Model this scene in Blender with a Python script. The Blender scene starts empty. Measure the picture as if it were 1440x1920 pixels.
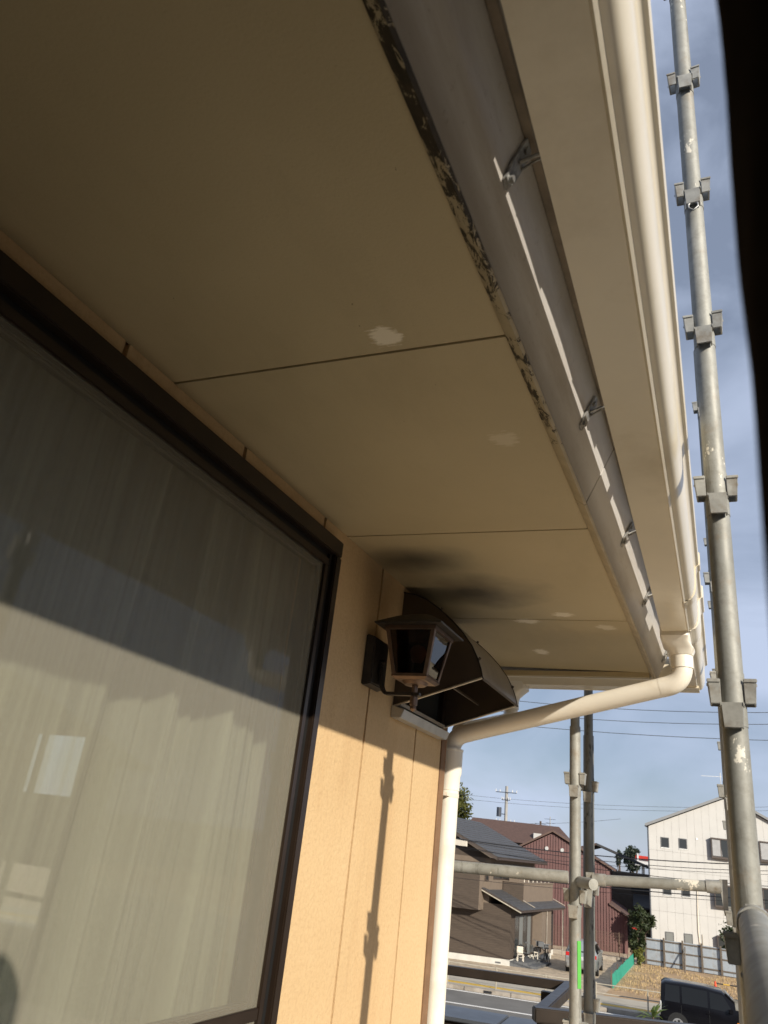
import bpy, bmesh, math, random
from mathutils import Vector, Matrix, noise as mnoise
random.seed(7)
S = bpy.context.scene
COL = S.collection
H = 5.5            # height of the phone above the street

# ------------------------------------------------------------------ camera
cam_d = bpy.data.cameras.new('camera'); cam = bpy.data.objects.new('camera', cam_d); COL.objects.link(cam)
def cam_axes(yaw, pitch, roll):
    cy, sy = math.cos(yaw), math.sin(yaw)
    f = Vector((sy*math.cos(pitch), cy*math.cos(pitch), math.sin(pitch)))
    r = Vector((cy, -sy, 0)); u = r.cross(f)
    return math.cos(roll)*r+math.sin(roll)*u, -math.sin(roll)*r+math.cos(roll)*u, f
cr, cu, cf = cam_axes(-0.454920782, 0.415288492, 0.11786025)
cam.matrix_world = Matrix(((cr.x, cu.x, -cf.x, 1.0956), (cr.y, cu.y, -cf.y, 0), (cr.z, cu.z, -cf.z, H), (0, 0, 0, 1)))
cam_d.sensor_fit = 'VERTICAL'; cam_d.sensor_height = 36; cam_d.lens = 1389.67/1920*36
cam_d.clip_start = 0.02; cam_d.clip_end = 3000
cam_d.dof.use_dof = True; cam_d.dof.focus_distance = 3.2; cam_d.dof.aperture_fstop = 9.0
S.camera = cam

# ------------------------------------------------------------------ sky and sun
SUN = Vector((1, -0.72, 0.56)).normalized()
world = bpy.data.worlds.new('World'); S.world = world; world.use_nodes = True
wn, wl = world.node_tree.nodes, world.node_tree.links
wn.clear()
wo = wn.new('ShaderNodeOutputWorld'); bg = wn.new('ShaderNodeBackground'); bg.inputs['Strength'].default_value = 0.060
sky = wn.new('ShaderNodeTexSky'); sky.sky_type = 'NISHITA'; sky.sun_disc = False
sky.sun_elevation = math.asin(SUN.z); sky.sun_rotation = math.atan2(SUN.x, SUN.y)
sky.air_density = 1.0; sky.dust_density = 0.5; sky.ozone_density = 2.5
tc = wn.new('ShaderNodeTexCoord'); mp = wn.new('ShaderNodeMapping'); mp.inputs['Scale'].default_value = (1.1, 1.1, 2.0)
n1 = wn.new('ShaderNodeTexNoise'); n1.inputs['Scale'].default_value = 3.1; n1.inputs['Detail'].default_value = 7; n1.inputs['Roughness'].default_value = 0.5; n1.inputs['Distortion'].default_value = 0.5
rp = wn.new('ShaderNodeValToRGB'); rp.color_ramp.elements[0].position = 0.36; rp.color_ramp.elements[1].position = 0.64
rp.color_ramp.elements[0].color = (0.36, 0.36, 0.36, 1); rp.color_ramp.elements[1].color = (0.92, 0.92, 0.92, 1)
mx = wn.new('ShaderNodeMix'); mx.data_type = 'RGBA'
wl.new(tc.outputs['Generated'], mp.inputs['Vector']); wl.new(mp.outputs['Vector'], n1.inputs['Vector']); wl.new(n1.outputs['Fac'], rp.inputs['Fac'])
wl.new(rp.outputs['Color'], mx.inputs['Factor']); wl.new(sky.outputs['Color'], mx.inputs['A']); mx.inputs['B'].default_value = (8.9, 10.3, 13.4, 1)
wl.new(mx.outputs['Result'], bg.inputs['Color']); wl.new(bg.outputs['Background'], wo.inputs['Surface'])
sun_d = bpy.data.lights.new('sun', 'SUN'); sun = bpy.data.objects.new('sun', sun_d); COL.objects.link(sun)
sun_d.energy = 5.0; sun_d.angle = math.radians(0.53); sun_d.color = (1.0, 0.91, 0.77)
sun.rotation_euler = SUN.to_track_quat('Z', 'Y').to_euler(); sun.location = (20, -15, 30)
S.view_settings.view_transform = 'Standard'; S.view_settings.look = 'None'; S.view_settings.gamma = 1
S.view_settings.use_curve_mapping = False; S.view_settings.exposure = 0.13
S.cycles.max_bounces = 10; S.cycles.diffuse_bounces = 5; S.cycles.transparent_max_bounces = 16

# ------------------------------------------------------------------ materials
class NT:
    def __init__(s, name):
        s.m = bpy.data.materials.new(name); s.m.use_nodes = True
        s.n, s.l = s.m.node_tree.nodes, s.m.node_tree.links
        s.b = s.n['Principled BSDF']; s.out = s.n['Material Output']
        s.pos = s.n.new('ShaderNodeNewGeometry').outputs['Position']
    def noise(s, scale, detail=4, rough=.55, vec=None, dist=0):
        t = s.n.new('ShaderNodeTexNoise'); t.inputs['Scale'].default_value = scale; t.inputs['Detail'].default_value = detail
        t.inputs['Roughness'].default_value = rough; t.inputs['Distortion'].default_value = dist
        s.l.new(vec or s.pos, t.inputs['Vector']); return t.outputs['Fac']
    def scaled(s, sc, off=(0, 0, 0), rot=(0, 0, 0)):
        m = s.n.new('ShaderNodeMapping'); m.inputs['Scale'].default_value = sc; m.inputs['Location'].default_value = off; m.inputs['Rotation'].default_value = rot
        s.l.new(s.pos, m.inputs['Vector']); return m.outputs['Vector']
    def ramp(s, fac, p0, p1, c0=(0, 0, 0), c1=(1, 1, 1)):
        r = s.n.new('ShaderNodeValToRGB'); e = r.color_ramp.elements
        e[0].position = p0; e[1].position = p1; e[0].color = (*c0, 1); e[1].color = (*c1, 1)
        s.l.new(fac, r.inputs['Fac']); return r.outputs['Color']
    def mix(s, f, a, b, mode='MIX'):
        m = s.n.new('ShaderNodeMix'); m.data_type = 'RGBA'; m.blend_type = mode
        for v, k in ((f, 'Factor'), (a, 'A'), (b, 'B')):
            if isinstance(v, (int, float)): m.inputs[k].default_value = v
            elif isinstance(v, tuple): m.inputs[k].default_value = (*v, 1)
            else: s.l.new(v, m.inputs[k])
        return m.outputs['Result']
    def math(s, op, a, b=None):
        m = s.n.new('ShaderNodeMath'); m.operation = op
        for i, v in enumerate((a, b)):
            if v is None: continue
            if isinstance(v, (int, float)): m.inputs[i].default_value = v
            else: s.l.new(v, m.inputs[i])
        return m.outputs[0]
    def sep(s, vec=None):
        x = s.n.new('ShaderNodeSeparateXYZ'); s.l.new(vec or s.pos, x.inputs[0]); return x.outputs
    def color(s, c):
        if isinstance(c, tuple): s.b.inputs['Base Color'].default_value = (*c, 1)
        else: s.l.new(c, s.b.inputs['Base Color'])
    def rough(s, r):
        if isinstance(r, (int, float)): s.b.inputs['Roughness'].default_value = r
        else: s.l.new(r, s.b.inputs['Roughness'])
    def bump(s, h, strength=.3, dist=.01, prev=None):
        b = s.n.new('ShaderNodeBump'); b.inputs['Strength'].default_value = strength; b.inputs['Distance'].default_value = dist
        s.l.new(h, b.inputs['Height'])
        if prev: s.l.new(prev, b.inputs['Normal'])
        s.l.new(b.outputs['Normal'], s.b.inputs['Normal']); return b.outputs['Normal']
MATS = {}
def pbr(name, col, rough=.6, var=.15, scale=8, metal=0, bump=0, bscale=120, bdist=.004, rvar=0, spec=None, dirt=None, dscale=3):
    t = NT(name)
    dk = tuple(c*(1-var) for c in col); lt = tuple(min(1, c*(1+var)) for c in col)
    c = t.ramp(t.noise(scale, 5, .6), .3, .7, dk, lt)
    if dirt: c = t.mix(t.ramp(t.noise(dscale, 6, .65), .52, .72), c, dirt)
    t.color(c)
    t.rough(t.math('ADD', rough-rvar/2, t.math('MULTIPLY', t.noise(scale*2.3), rvar)) if rvar else rough)
    t.b.inputs['Metallic'].default_value = metal
    if spec is not None: t.b.inputs['Specular IOR Level'].default_value = spec
    if bump: t.bump(t.noise(bscale, 3), bump, bdist)
    MATS[name] = t.m; return t.m

# stippled render
t = NT('stucco')
c = t.ramp(t.noise(1.8, 5), .3, .7, (.60, .42, .22), (.66, .475, .262))
c = t.mix(t.ramp(t.noise(2.6, 6, .7, t.scaled((1, 1, .3))), .50, .78, (0, 0, 0), (.55, .55, .55)), c, (.49, .29, .135))
c = t.mix(t.ramp(t.noise(9, 5, .7, t.scaled((1, 1, .12))), .58, .75, (0, 0, 0), (.30, .30, .30)), c, (.42, .27, .14))
c = t.mix(t.ramp(t.noise(90, 3), .45, .75, (0, 0, 0), (.35, .35, .35)), c, (.45, .285, .145))
t.color(c); t.rough(.85)
nb = t.bump(t.noise(48, 5, .68), .5, .007); t.bump(t.noise(210, 2), .4, .002, nb); MATS['stucco'] = t.m
pbr('sealant', (.40, .22, .10), .8, .15, 30, bump=.3)
pbr('bead_grime', (.24, .20, .155), .6, .3, 12)
pbr('corner_brown', (.20, .11, .055), .7, .2, 12, bump=.4, bscale=90)
# painted soffit with primer dabs brushed over the fixings
t = NT('soffit')
c = t.ramp(t.noise(1.6, 5), .3, .7, (.46, .378, .225), (.53, .44, .27))
c = t.mix(t.ramp(t.noise(260, 2), .6, .8, (0, 0, 0), (.35, .35, .35)), c, (.34, .28, .17))
c = t.mix(t.ramp(t.noise(52, 2, .5), .785, .80), c, (.14, .11, .07)); c = t.mix(t.ramp(t.noise(2.2, 7, .7, t.scaled((1.5, .6, 1))), .5, .8, (0, 0, 0), (.35, .35, .35)), c, (.30, .24, .14))
wob = t.noise(22, 5, .7); streak = t.noise(60, 3, .6, t.scaled((.5, 3, 1)))
for px, py, rx, ry, k in ((.548, 1.034, .034, .034, .95), (.667, 1.452, .038, .036, .3), (.538, 2.832, .045, .035, .7), (.378, 2.929, .06, .035, .8), (.68, 2.998, .042, .04, .5), (.324, 3.424, .035, .06, .8)):
    v = t.scaled((1/rx, 1/ry, 0), (-px/rx, -py/ry, 0))
    ln = t.n.new('ShaderNodeVectorMath'); ln.operation = 'LENGTH'; t.l.new(v, ln.inputs[0])
    d = t.math('ADD', ln.outputs['Value'], t.math('MULTIPLY', t.math('SUBTRACT', wob, .5), 1.5))
    d = t.math('ADD', d, t.math('MULTIPLY', t.math('SUBTRACT', streak, .5), 1.5))
    c = t.mix(t.ramp(d, .62, 1.12, (k, k, k), (0, 0, 0)), c, (.90, .82, .66))
shade_n = t.noise(6, 4, .5)
for px, py, rx, ry, k in ((.17, 2.21, .24, .15, .78), (.24, 2.56, .34, .22, .90)):   # soft shadows of hood and lantern painted into the soffit colour
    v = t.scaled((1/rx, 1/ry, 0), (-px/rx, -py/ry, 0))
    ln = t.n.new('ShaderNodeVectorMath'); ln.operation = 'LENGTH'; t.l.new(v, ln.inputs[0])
    d = t.math('ADD', ln.outputs['Value'], t.math('MULTIPLY', t.math('SUBTRACT', shade_n, .5), .9))
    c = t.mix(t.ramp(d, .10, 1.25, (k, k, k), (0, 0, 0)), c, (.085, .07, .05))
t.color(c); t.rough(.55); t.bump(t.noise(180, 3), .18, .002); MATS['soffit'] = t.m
pbr('deck_concrete', (.68, .60, .48), .9, .2, 3)
pbr('gap_dark', (.03, .022, .015), .9)
# fascia: grey-brown face, dirty bands along the edges
t = NT('fascia')
c = t.ramp(t.noise(3, 5, .6, t.scaled((1, .25, 1))), .3, .7, (.66, .64, .615), (.78, .765, .74))
z = t.sep()['Z']
band = t.ramp(t.math('ADD', t.math('SUBTRACT', z, H+.94), t.math('MULTIPLY', t.noise(7, 5, .6, t.scaled((1, .3, 1))), .05)), .055, .085, (0, 0, 0), (.45, .45, .45))
c = t.mix(band, c, (.20, .15, .095))
low = t.ramp(t.math('ADD', t.math('SUBTRACT', z, H+.84), t.math('MULTIPLY', t.noise(9, 5, .6, t.scaled((1, .4, 1))), .04)), .045, .075, (.42, .42, .42), (0, 0, 0))
c = t.mix(low, c, (.22, .17, .115))
c = t.mix(t.ramp(t.noise(4, 6, .7, t.scaled((2, .35, 2))), .48, .75, (0, 0, 0), (.55, .55, .55)), c, (.36, .30, .23))
c = t.mix(t.ramp(t.noise(60, 4, .7), .60, .75, (0, 0, 0), (.4, .4, .4)), c, (.25, .20, .14))
t.color(c); t.rough(.34); t.bump(t.noise(40, 3), .06, .003); MATS['fascia'] = t.m
# chipped lip of the fascia
t = NT('chipped_lip')
y = t.sep()['Y']
nz = t.noise(34, 9, .78, t.scaled((1, .5, 1.2)), .6); nz2 = t.noise(3.1, 3, .5)
thr = t.math('ADD', nz, t.math('MULTIPLY', nz2, .25))
amt = t.ramp(y, .0, 1.0)   # placeholder, rewired below
mr = t.n.new('ShaderNodeMapRange'); t.l.new(y, mr.inputs['Value'])
for k, v in (('From Min', .5), ('From Max', 2.0), ('To Min', .20), ('To Max', -.10)): mr.inputs[k].default_value = v
chip = t.ramp(t.math('ADD', thr, mr.outputs['Result']), .71, .722)
c = t.mix(chip, t.ramp(t.noise(20, 4), .3, .7, (.42, .355, .24), (.54, .46, .32)), t.ramp(t.noise(30, 4), .3, .7, (.012, .009, .006), (.05, .036, .022)))
t.color(c); t.rough(.6); t.bump(t.math('SUBTRACT', 1.0, chip), .5, .0015); MATS['chipped_lip'] = t.m
pbr('cream_gloss', (.80, .725, .57), .24, .05, 3, rvar=.12, bump=.02, bscale=25, dirt=(.70, .62, .47), dscale=4)
pbr('cream_pipe', (.86, .81, .70), .32, .05, 5, rvar=.14, dirt=(.74, .67, .54), dscale=5)
pbr('frame_brown', (.028, .018, .012), .32, .2, 6, metal=.25, rvar=.15)
pbr('frame_gasket', (.008, .008, .008), .6)
pbr('hood_brown', (.085, .066, .050), .33, .2, 5, metal=.3, rvar=.2)
pbr('hood_shell', (.27, .24, .20), .36, .2, 5, metal=.3, rvar=.2)
pbr('bright_trim', (.55, .50, .42), .35, .1, 20, metal=.5)
pbr('aluminium', (.62, .63, .62), .35, .12, 15, metal=.8, rvar=.2)
pbr('lantern_iron', (.040, .034, .029), .45, .3, 30, metal=.3, bump=.3, bscale=150, bdist=.001)
pbr('lantern_bronze', (.17, .115, .085), .42, .25, 30, metal=.5, bump=.25, bscale=150, bdist=.001)
pbr('zinc_clip', (.42, .42, .41), .45, .4, 60, metal=.5, rvar=.3)
pbr('sheet_black', (.026, .018, .013), .95, .3, 30, spec=.05)
# galvanised pipe, worn, with dabs of masonry paint
t = NT('galvanised')
c = t.ramp(t.noise(6, 6, .65, t.scaled((1, 1, .5))), .25, .75, (.23, .23, .205), (.42, .42, .385))
c = t.mix(t.ramp(t.noise(34, 6, .75), .46, .72, (0, 0, 0), (.6, .6, .6)), c, (.19, .18, .15))
rust = t.ramp(t.noise(9, 6, .7), .58, .72, (0, 0, 0), (.6, .6, .6)); c = t.mix(rust, c, (.27, .20, .13))
drip = t.ramp(t.noise(26, 5, .7, t.scaled((1, 1, .12))), .60, .66, (0, 0, 0), (.5, .5, .5)); c = t.mix(drip, c, (.12, .11, .09))
paint = t.ramp(t.noise(9.3, 6, .68, t.scaled((1, 1, .55), (3.1, 1.7, .4))), .635, .648); c = t.mix(paint, c, (.74, .70, .60))
t.color(c); t.rough(t.math('ADD', .46, t.math('MULTIPLY', t.noise(14, 4), .28)))
t.l.new(t.math('MULTIPLY', t.math('SUBTRACT', 1.0, paint), .22), t.b.inputs['Metallic']); t.bump(t.noise(110, 4, .6), .22, .002); MATS['galvanised'] = t.m
t = NT('galvanised_dark')  # darker, streaked galvanised tone for the rear pole
c = t.ramp(t.noise(7, 6, .65, t.scaled((1, 1, .4))), .3, .7, (.15, .15, .138), (.31, .31, .28))
c = t.mix(t.ramp(t.noise(26, 5, .7, t.scaled((1, 1, .3))), .6, .68), c, (.055, .052, .043))
t.color(c); t.rough(.55); t.b.inputs['Metallic'].default_value = .4; t.bump(t.noise(90, 4), .2, .002); MATS['galvanised_dark'] = t.m
pbr('pocket_zinc', (.40, .395, .36), .5, .25, 25, metal=.35, bump=.25, bscale=140, bdist=.001, dirt=(.24, .20, .15), dscale=18)
pbr('tape_green', (.10, .45, .07), .5, .08, 10)
pbr('rail_brown', (.030, .021, .015), .38, .25, 6, metal=.2, rvar=.2)
pbr('coping_grey', (.10, .11, .125), .4, .2, 3, metal=.3, rvar=.2)
pbr('interior', (.04, .034, .028), .8, .1, 2)
pbr('interior_floor', (.14, .085, .045), .5, .2, 4)
# glazing
def glass(name, tint, ior=1.5, rough=0.0):
    t = NT(name); t.n.remove(t.b)
    tr = t.n.new('ShaderNodeBsdfTransparent'); tr.inputs['Color'].default_value = (*tint, 1)
    gl = t.n.new('ShaderNodeBsdfGlossy'); gl.inputs['Roughness'].default_value = rough
    fr = t.n.new('ShaderNodeFresnel'); fr.inputs['IOR'].default_value = ior
    ms = t.n.new('ShaderNodeMixShader'); bf = t.n.new('ShaderNodeNewGeometry').outputs['Backfacing']; t.l.new(t.math('MULTIPLY', fr.outputs[0], t.math('SUBTRACT', 1.0, bf)), ms.inputs[0]); t.l.new(tr.outputs[0], ms.inputs[1]); t.l.new(gl.outputs[0], ms.inputs[2])
    t.l.new(ms.outputs[0], t.out.inputs['Surface']); MATS[name] = t.m; return t.m
glass('door_glass', (.74, .76, .72), 1.5, .0)
glass('smoked_glass', (.42, .27, .17), 1.6)
# insect screen: fine woven mesh, part open
t = NT('insect_mesh'); t.color((.66, .615, .48)); t.rough(.9)
sx_ = t.sep(); wv = t.math('MULTIPLY', t.math('SINE', t.math('MULTIPLY', sx_['Y'], 1500.0)), t.math('SINE', t.math('MULTIPLY', sx_['Z'], 1500.0)))
tr = t.n.new('ShaderNodeBsdfTransparent'); ms = t.n.new('ShaderNodeMixShader')
t.l.new(t.ramp(wv, .0, .6, (.82, .82, .82), (.95, .95, .95)), ms.inputs[0]); t.l.new(t.b.outputs[0], ms.inputs[1]); t.l.new(tr.outputs[0], ms.inputs[2]); t.l.new(ms.outputs[0], t.out.inputs['Surface']); MATS['insect_mesh'] = t.m
# woven lace
t = NT('lace')
t.color(t.ramp(t.noise(3, 3), .3, .7, (.70, .68, .60), (.80, .78, .70))); t.rough(.9)
w = t.n.new('ShaderNodeTexNoise'); w.inputs['Scale'].default_value = 420; t.l.new(t.pos, w.inputs['Vector'])
tl = t.n.new('ShaderNodeBsdfTranslucent'); tl.inputs['Color'].default_value = (.62, .59, .50, 1)
m1 = t.n.new('ShaderNodeMixShader'); m1.inputs[0].default_value = .32; t.l.new(t.b.outputs[0], m1.inputs[1]); t.l.new(tl.outputs[0], m1.inputs[2])
tr = t.n.new('ShaderNodeBsdfTransparent'); m2 = t.n.new('ShaderNodeMixShader')
gath = t.ramp(t.noise(1.0, 3, .6, t.scaled((0, 17, .35))), .36, .62, (.04, .04, .04), (.78, .78, .78))
t.l.new(t.mix(.52, t.ramp(w.outputs['Fac'], .35, .65, (.10, .10, .10), (.46, .46, .46)), gath), m2.inputs[0]); t.l.new(m1.outputs[0], m2.inputs[1]); t.l.new(tr.outputs[0], m2.inputs[2])
t.l.new(m2.outputs[0], t.out.inputs['Surface']); MATS['lace'] = t.m
# background
pbr('asphalt', (.15, .142, .128), .9, .18, .7, bump=.3, bscale=40)
pbr('pavement', (.40, .36, .285), .9, .12, 1.2, bump=.2, bscale=30)
pbr('kerb_concrete', (.34, .30, .25), .9, .2, 2.5, dirt=(.20, .17, .13), dscale=1.5)
pbr('line_white', (.72, .70, .66), .7, .12, 5)
pbr('line_yellow', (.58, .37, .05), .7, .2, 4)
pbr('gravel', (.46, .37, .26), .95, .30, 3.0, bump=.9, bscale=18, bdist=.03, dirt=(.33, .26, .18), dscale=9)
pbr('dry_soil', (.40, .27, .15), .95, .22, .9, bump=.8, bscale=12, bdist=.04, dirt=(.31, .20, .11), dscale=2.5)
pbr('dry_grass', (.46, .34, .18), .9, .25, 3)
pbr('land', (.055, .05, .04), .95, .2, .05)
pbr('siding_brown', (.105, .082, .062), .8, .14, 4, bump=.4, bscale=15)
# thin horizontal courses on the brown house
t = NT('siding_courses')
z = t.sep()['Z']
row = t.math('FRACT', t.math('MULTIPLY', z, 9.0)); g = t.ramp(row, .0, .16, (.55, .55, .55), (0, 0, 0))
bx_ = t.noise(7, 3, .5, t.scaled((.5, .5, 6)))
c = t.mix(g, t.ramp(bx_, .3, .7, (.054, .039, .028), (.080, .059, .043)), (.028, .020, .014))
t.color(c); t.rough(.8); MATS['siding_courses'] = t.m
pbr('taupe_render', (.165, .128, .096), .85, .08, 4)
pbr('found_white', (.56, .55, .50), .85, .08, 3)
pbr('roof_slate', (.060, .060, .062), .55, .3, 5, rvar=.2)
pbr('roof_brown', (.095, .055, .042), .7, .2, 4)
pbr('trim_brown', (.05, .035, .028), .6, .2, 5)
pbr('red_steel', (.115, .046, .042), .5, .12, 2, rvar=.15, dirt=(.085, .034, .032), dscale=.6)
pbr('alc_white', (.50, .495, .475), .8, .035, 1.5, bump=.1, bscale=12)
pbr('grey_roof', (.17, .18, .19), .5, .12, 3)
pbr('curtain_white', (.34, .345, .35), .9, .1, 4)
pbr('fence_steel', (.36, .41, .46), .55, .15, 2, metal=.2, dirt=(.28, .29, .30), dscale=2)
pbr('fence_wood', (.13, .105, .08), .8, .25, 6)
pbr('fence_green', (.03, .27, .19), .6, .12, 3)
pbr('mesh_brown', (.16, .105, .075), .7, .2, 6)
pbr('rail_steel', (.40, .36, .28), .6, .15, 6)
pbr('car_silver', (.52, .52, .50), .28, .04, 2, metal=.7)
pbr('car_black', (.006, .006, .008), .18, .1, 2, spec=.25)
pbr('tyre', (.015, .015, .015), .8)
pbr('rim_silver', (.55, .55, .55), .35, .1, 10, metal=.7)
pbr('lamp_red', (.55, .02, .02), .25, .1, 5)
pbr('lamp_clear', (.75, .75, .72), .15, .05, 5)
pbr('lamp_amber', (.75, .25, .02), .3)
pbr('cone_red', (.72, .07, .02), .6)
pbr('slate_step', (.11, .115, .12), .7, .15, 3)
pbr('plastic_white', (.72, .66, .55), .6, .08, 6)
pbr('concrete_pole', (.36, .35, .33), .85, .12, 2)
pbr('cable_black', (.012, .012, .014), .6)
pbr('cable_grey', (.10, .11, .13), .6)
pbr('transformer', (.05, .06, .08), .5)
pbr('porcelain', (.70, .70, .68), .3)
pbr('unseen_dark_timber', (.075, .06, .045), .9, .3, 4)
pbr('bark', (.10, .07, .05), .9, .3, 6)
pbr('flower_red', (.55, .04, .02), .6)
pbr('sign_red', (.62, .05, .03), .5)
pbr('sign_white', (.75, .75, .75), .5)
pbr('potted_colour', (.55, .30, .05), .7, .5, 8)
def leaf_mat(name, a, b):
    t = NT(name); t.color(t.ramp(t.noise(2.2, 4), .3, .7, a, b)); t.rough(.6)
    tl = t.n.new('ShaderNodeBsdfTranslucent'); tl.inputs['Color'].default_value = (*[v*1.2 for v in b], 1)
    ms = t.n.new('ShaderNodeMixShader'); ms.inputs[0].default_value = .25; t.l.new(t.b.outputs[0], ms.inputs[1]); t.l.new(tl.outputs[0], ms.inputs[2]); t.l.new(ms.outputs[0], t.out.inputs['Surface'])
    MATS[name] = t.m
leaf_mat('leaf_dark', (.022, .034, .014), (.055, .075, .025)); leaf_mat('leaf_olive', (.07, .085, .02), (.15, .15, .035))
leaf_mat('leaf_blue', (.03, .045, .035), (.06, .08, .05)); leaf_mat('leaf_fresh', (.10, .15, .03), (.22, .28, .06))
leaf_mat('leaf_lime', (.12, .14, .03), (.24, .24, .06))
# dark tinted car window
t = NT('car_glass'); t.color((.012, .013, .014)); t.rough(.06); t.b.inputs['Specular IOR Level'].default_value = .3; MATS['car_glass'] = t.m
t = NT('house_glass'); t.color((.03, .034, .036)); t.rough(.12); MATS['house_glass'] = t.m
t = NT('blind_grey'); t.color((.16, .17, .165)); t.rough(.5); MATS['blind_grey'] = t.m

# ------------------------------------------------------------------ mesh helpers
def frame(O, u, v): return lambda a, b, z: Vector((O[0]+a*u[0]+b*v[0], O[1]+a*u[1]+b*v[1], z))
class MB:
    def __init__(s): s.v = []; s.f = []
    def add(s, vs, fs):
        k = len(s.v); s.v += [Vector(q) for q in vs]; s.f += [tuple(i+k for i in q) for q in fs]; return s
    def hexa(s, p):   # 8 points: bottom ring 0-3 counter-clockwise, top ring 4-7
        return s.add(p, [(3, 2, 1, 0), (4, 5, 6, 7), (0, 1, 5, 4), (1, 2, 6, 5), (2, 3, 7, 6), (3, 0, 4, 7)])
    def box(s, x0, x1, y0, y1, z0, z1):
        return s.hexa([(x0, y0, z0), (x1, y0, z0), (x1, y1, z0), (x0, y1, z0), (x0, y0, z1), (x1, y0, z1), (x1, y1, z1), (x0, y1, z1)])
    def fbox(s, F, a0, a1, b0, b1, z0, z1):
        return s.hexa([F(a0, b0, z0), F(a1, b0, z0), F(a1, b1, z0), F(a0, b1, z0), F(a0, b0, z1), F(a1, b0, z1), F(a1, b1, z1), F(a0, b1, z1)])
    def prism(s, A, B):   # two matching polygon rings
        n = len(A); k = len(s.v); s.v += [Vector(q) for q in A]+[Vector(q) for q in B]
        s.f += [tuple(k+i for i in range(n))[::-1], tuple(k+n+i for i in range(n))]
        s.f += [(k+i, k+(i+1) % n, k+n+(i+1) % n, k+n+i) for i in range(n)]; return s
    def tube(s, pts, r, n=16, cap=True, hollow=0):
        pts = [Vector(q) for q in pts]; m = len(pts); rs = r if isinstance(r, (list, tuple)) else [r]*m
        up = None; k = len(s.v)
        for i, q in enumerate(pts):
            d = (pts[min(i+1, m-1)]-pts[max(i-1, 0)]).normalized()
            if up is None:
                up = Vector((0, 0, 1)) if abs(d.z) < .9 else Vector((1, 0, 0))
            a = (up-d*up.dot(d)).normalized(); b = d.cross(a); up = a
            for j in range(n):
                th = 2*math.pi*j/n; s.v.append(q+(a*math.cos(th)+b*math.sin(th))*rs[i])
        for i in range(m-1):
            for j in range(n): s.f.append((k+i*n+j, k+i*n+(j+1) % n, k+(i+1)*n+(j+1) % n, k+(i+1)*n+j))
        if cap:
            s.f.append(tuple(k+j for j in range(n))[::-1]); s.f.append(tuple(k+(m-1)*n+j for j in range(n)))
        return s
    def sweep(s, prof, path, closed=True):   # prof: list of (x,z); path: list of (dx, y, dz)
        n = len(prof); k = len(s.v)
        for dx, y, dz in path: s.v += [Vector((x+dx, y, z+dz)) for x, z in prof]
        for i in range(len(path)-1):
            for j in range(n if closed else n-1):
                s.f.append((k+i*n+j, k+i*n+(j+1) % n, k+(i+1)*n+(j+1) % n, k+(i+1)*n+j))
        if closed:
            s.f.append(tuple(k+j for j in range(n))[::-1]); s.f.append(tuple(k+(len(path)-1)*n+j for j in range(n)))
        return s
    def build(s, name, mat, parent=None, smooth=None, bevel=0, label=None):
        me = bpy.data.meshes.new(name)
        off = Vector((0, 0, 0)); p = parent
        while p is not None: off += p.location; p = p.parent
        me.from_pydata([tuple(q-off) for q in s.v], [], s.f)
        bm = bmesh.new(); bm.from_mesh(me); bmesh.ops.recalc_face_normals(bm, faces=bm.faces)
        if bevel: bmesh.ops.bevel(bm, geom=[e for e in bm.edges if len(e.link_faces) == 2 and e.calc_face_angle(0) > .6], offset=bevel, segments=2, affect='EDGES', clamp_overlap=True)
        bm.to_mesh(me); bm.free()
        if smooth:
            for q in me.polygons: q.use_smooth = True
            me.set_sharp_from_angle(angle=math.radians(smooth))
        me.materials.append(MATS[mat]); o = bpy.data.objects.new(name, me); COL.objects.link(o)
        if parent: o.parent = parent
        if label: o['label'] = label
        return o
def tag(o, label=None, cat=None, group=None, kind=None):
    for k, v in (('label', label), ('category', cat), ('group', group), ('kind', kind)):
        if v: o[k] = v
    return o
def thing(name, loc, label, cat, group=None):
    o = bpy.data.objects.new(name, None); COL.objects.link(o); o.location = loc; o.empty_display_size = .1
    return tag(o, label, cat, group)
def arc(c, a0, a1, r, n, e1, e2):
    c, e1, e2 = Vector(c), Vector(e1), Vector(e2)
    return [c+(e1*math.cos(a0+(a1-a0)*i/n)+e2*math.sin(a0+(a1-a0)*i/n))*r for i in range(n+1)]
def bend(p0, p1, p2, r, n=8):   # rounded corner polyline through p1
    p0, p1, p2 = Vector(p0), Vector(p1), Vector(p2); a = p1+(p0-p1).normalized()*r; b = p1+(p2-p1).normalized()*r
    return [a.lerp(p1, i/n).lerp(p1.lerp(b, i/n), i/n) for i in range(n+1)]

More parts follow.
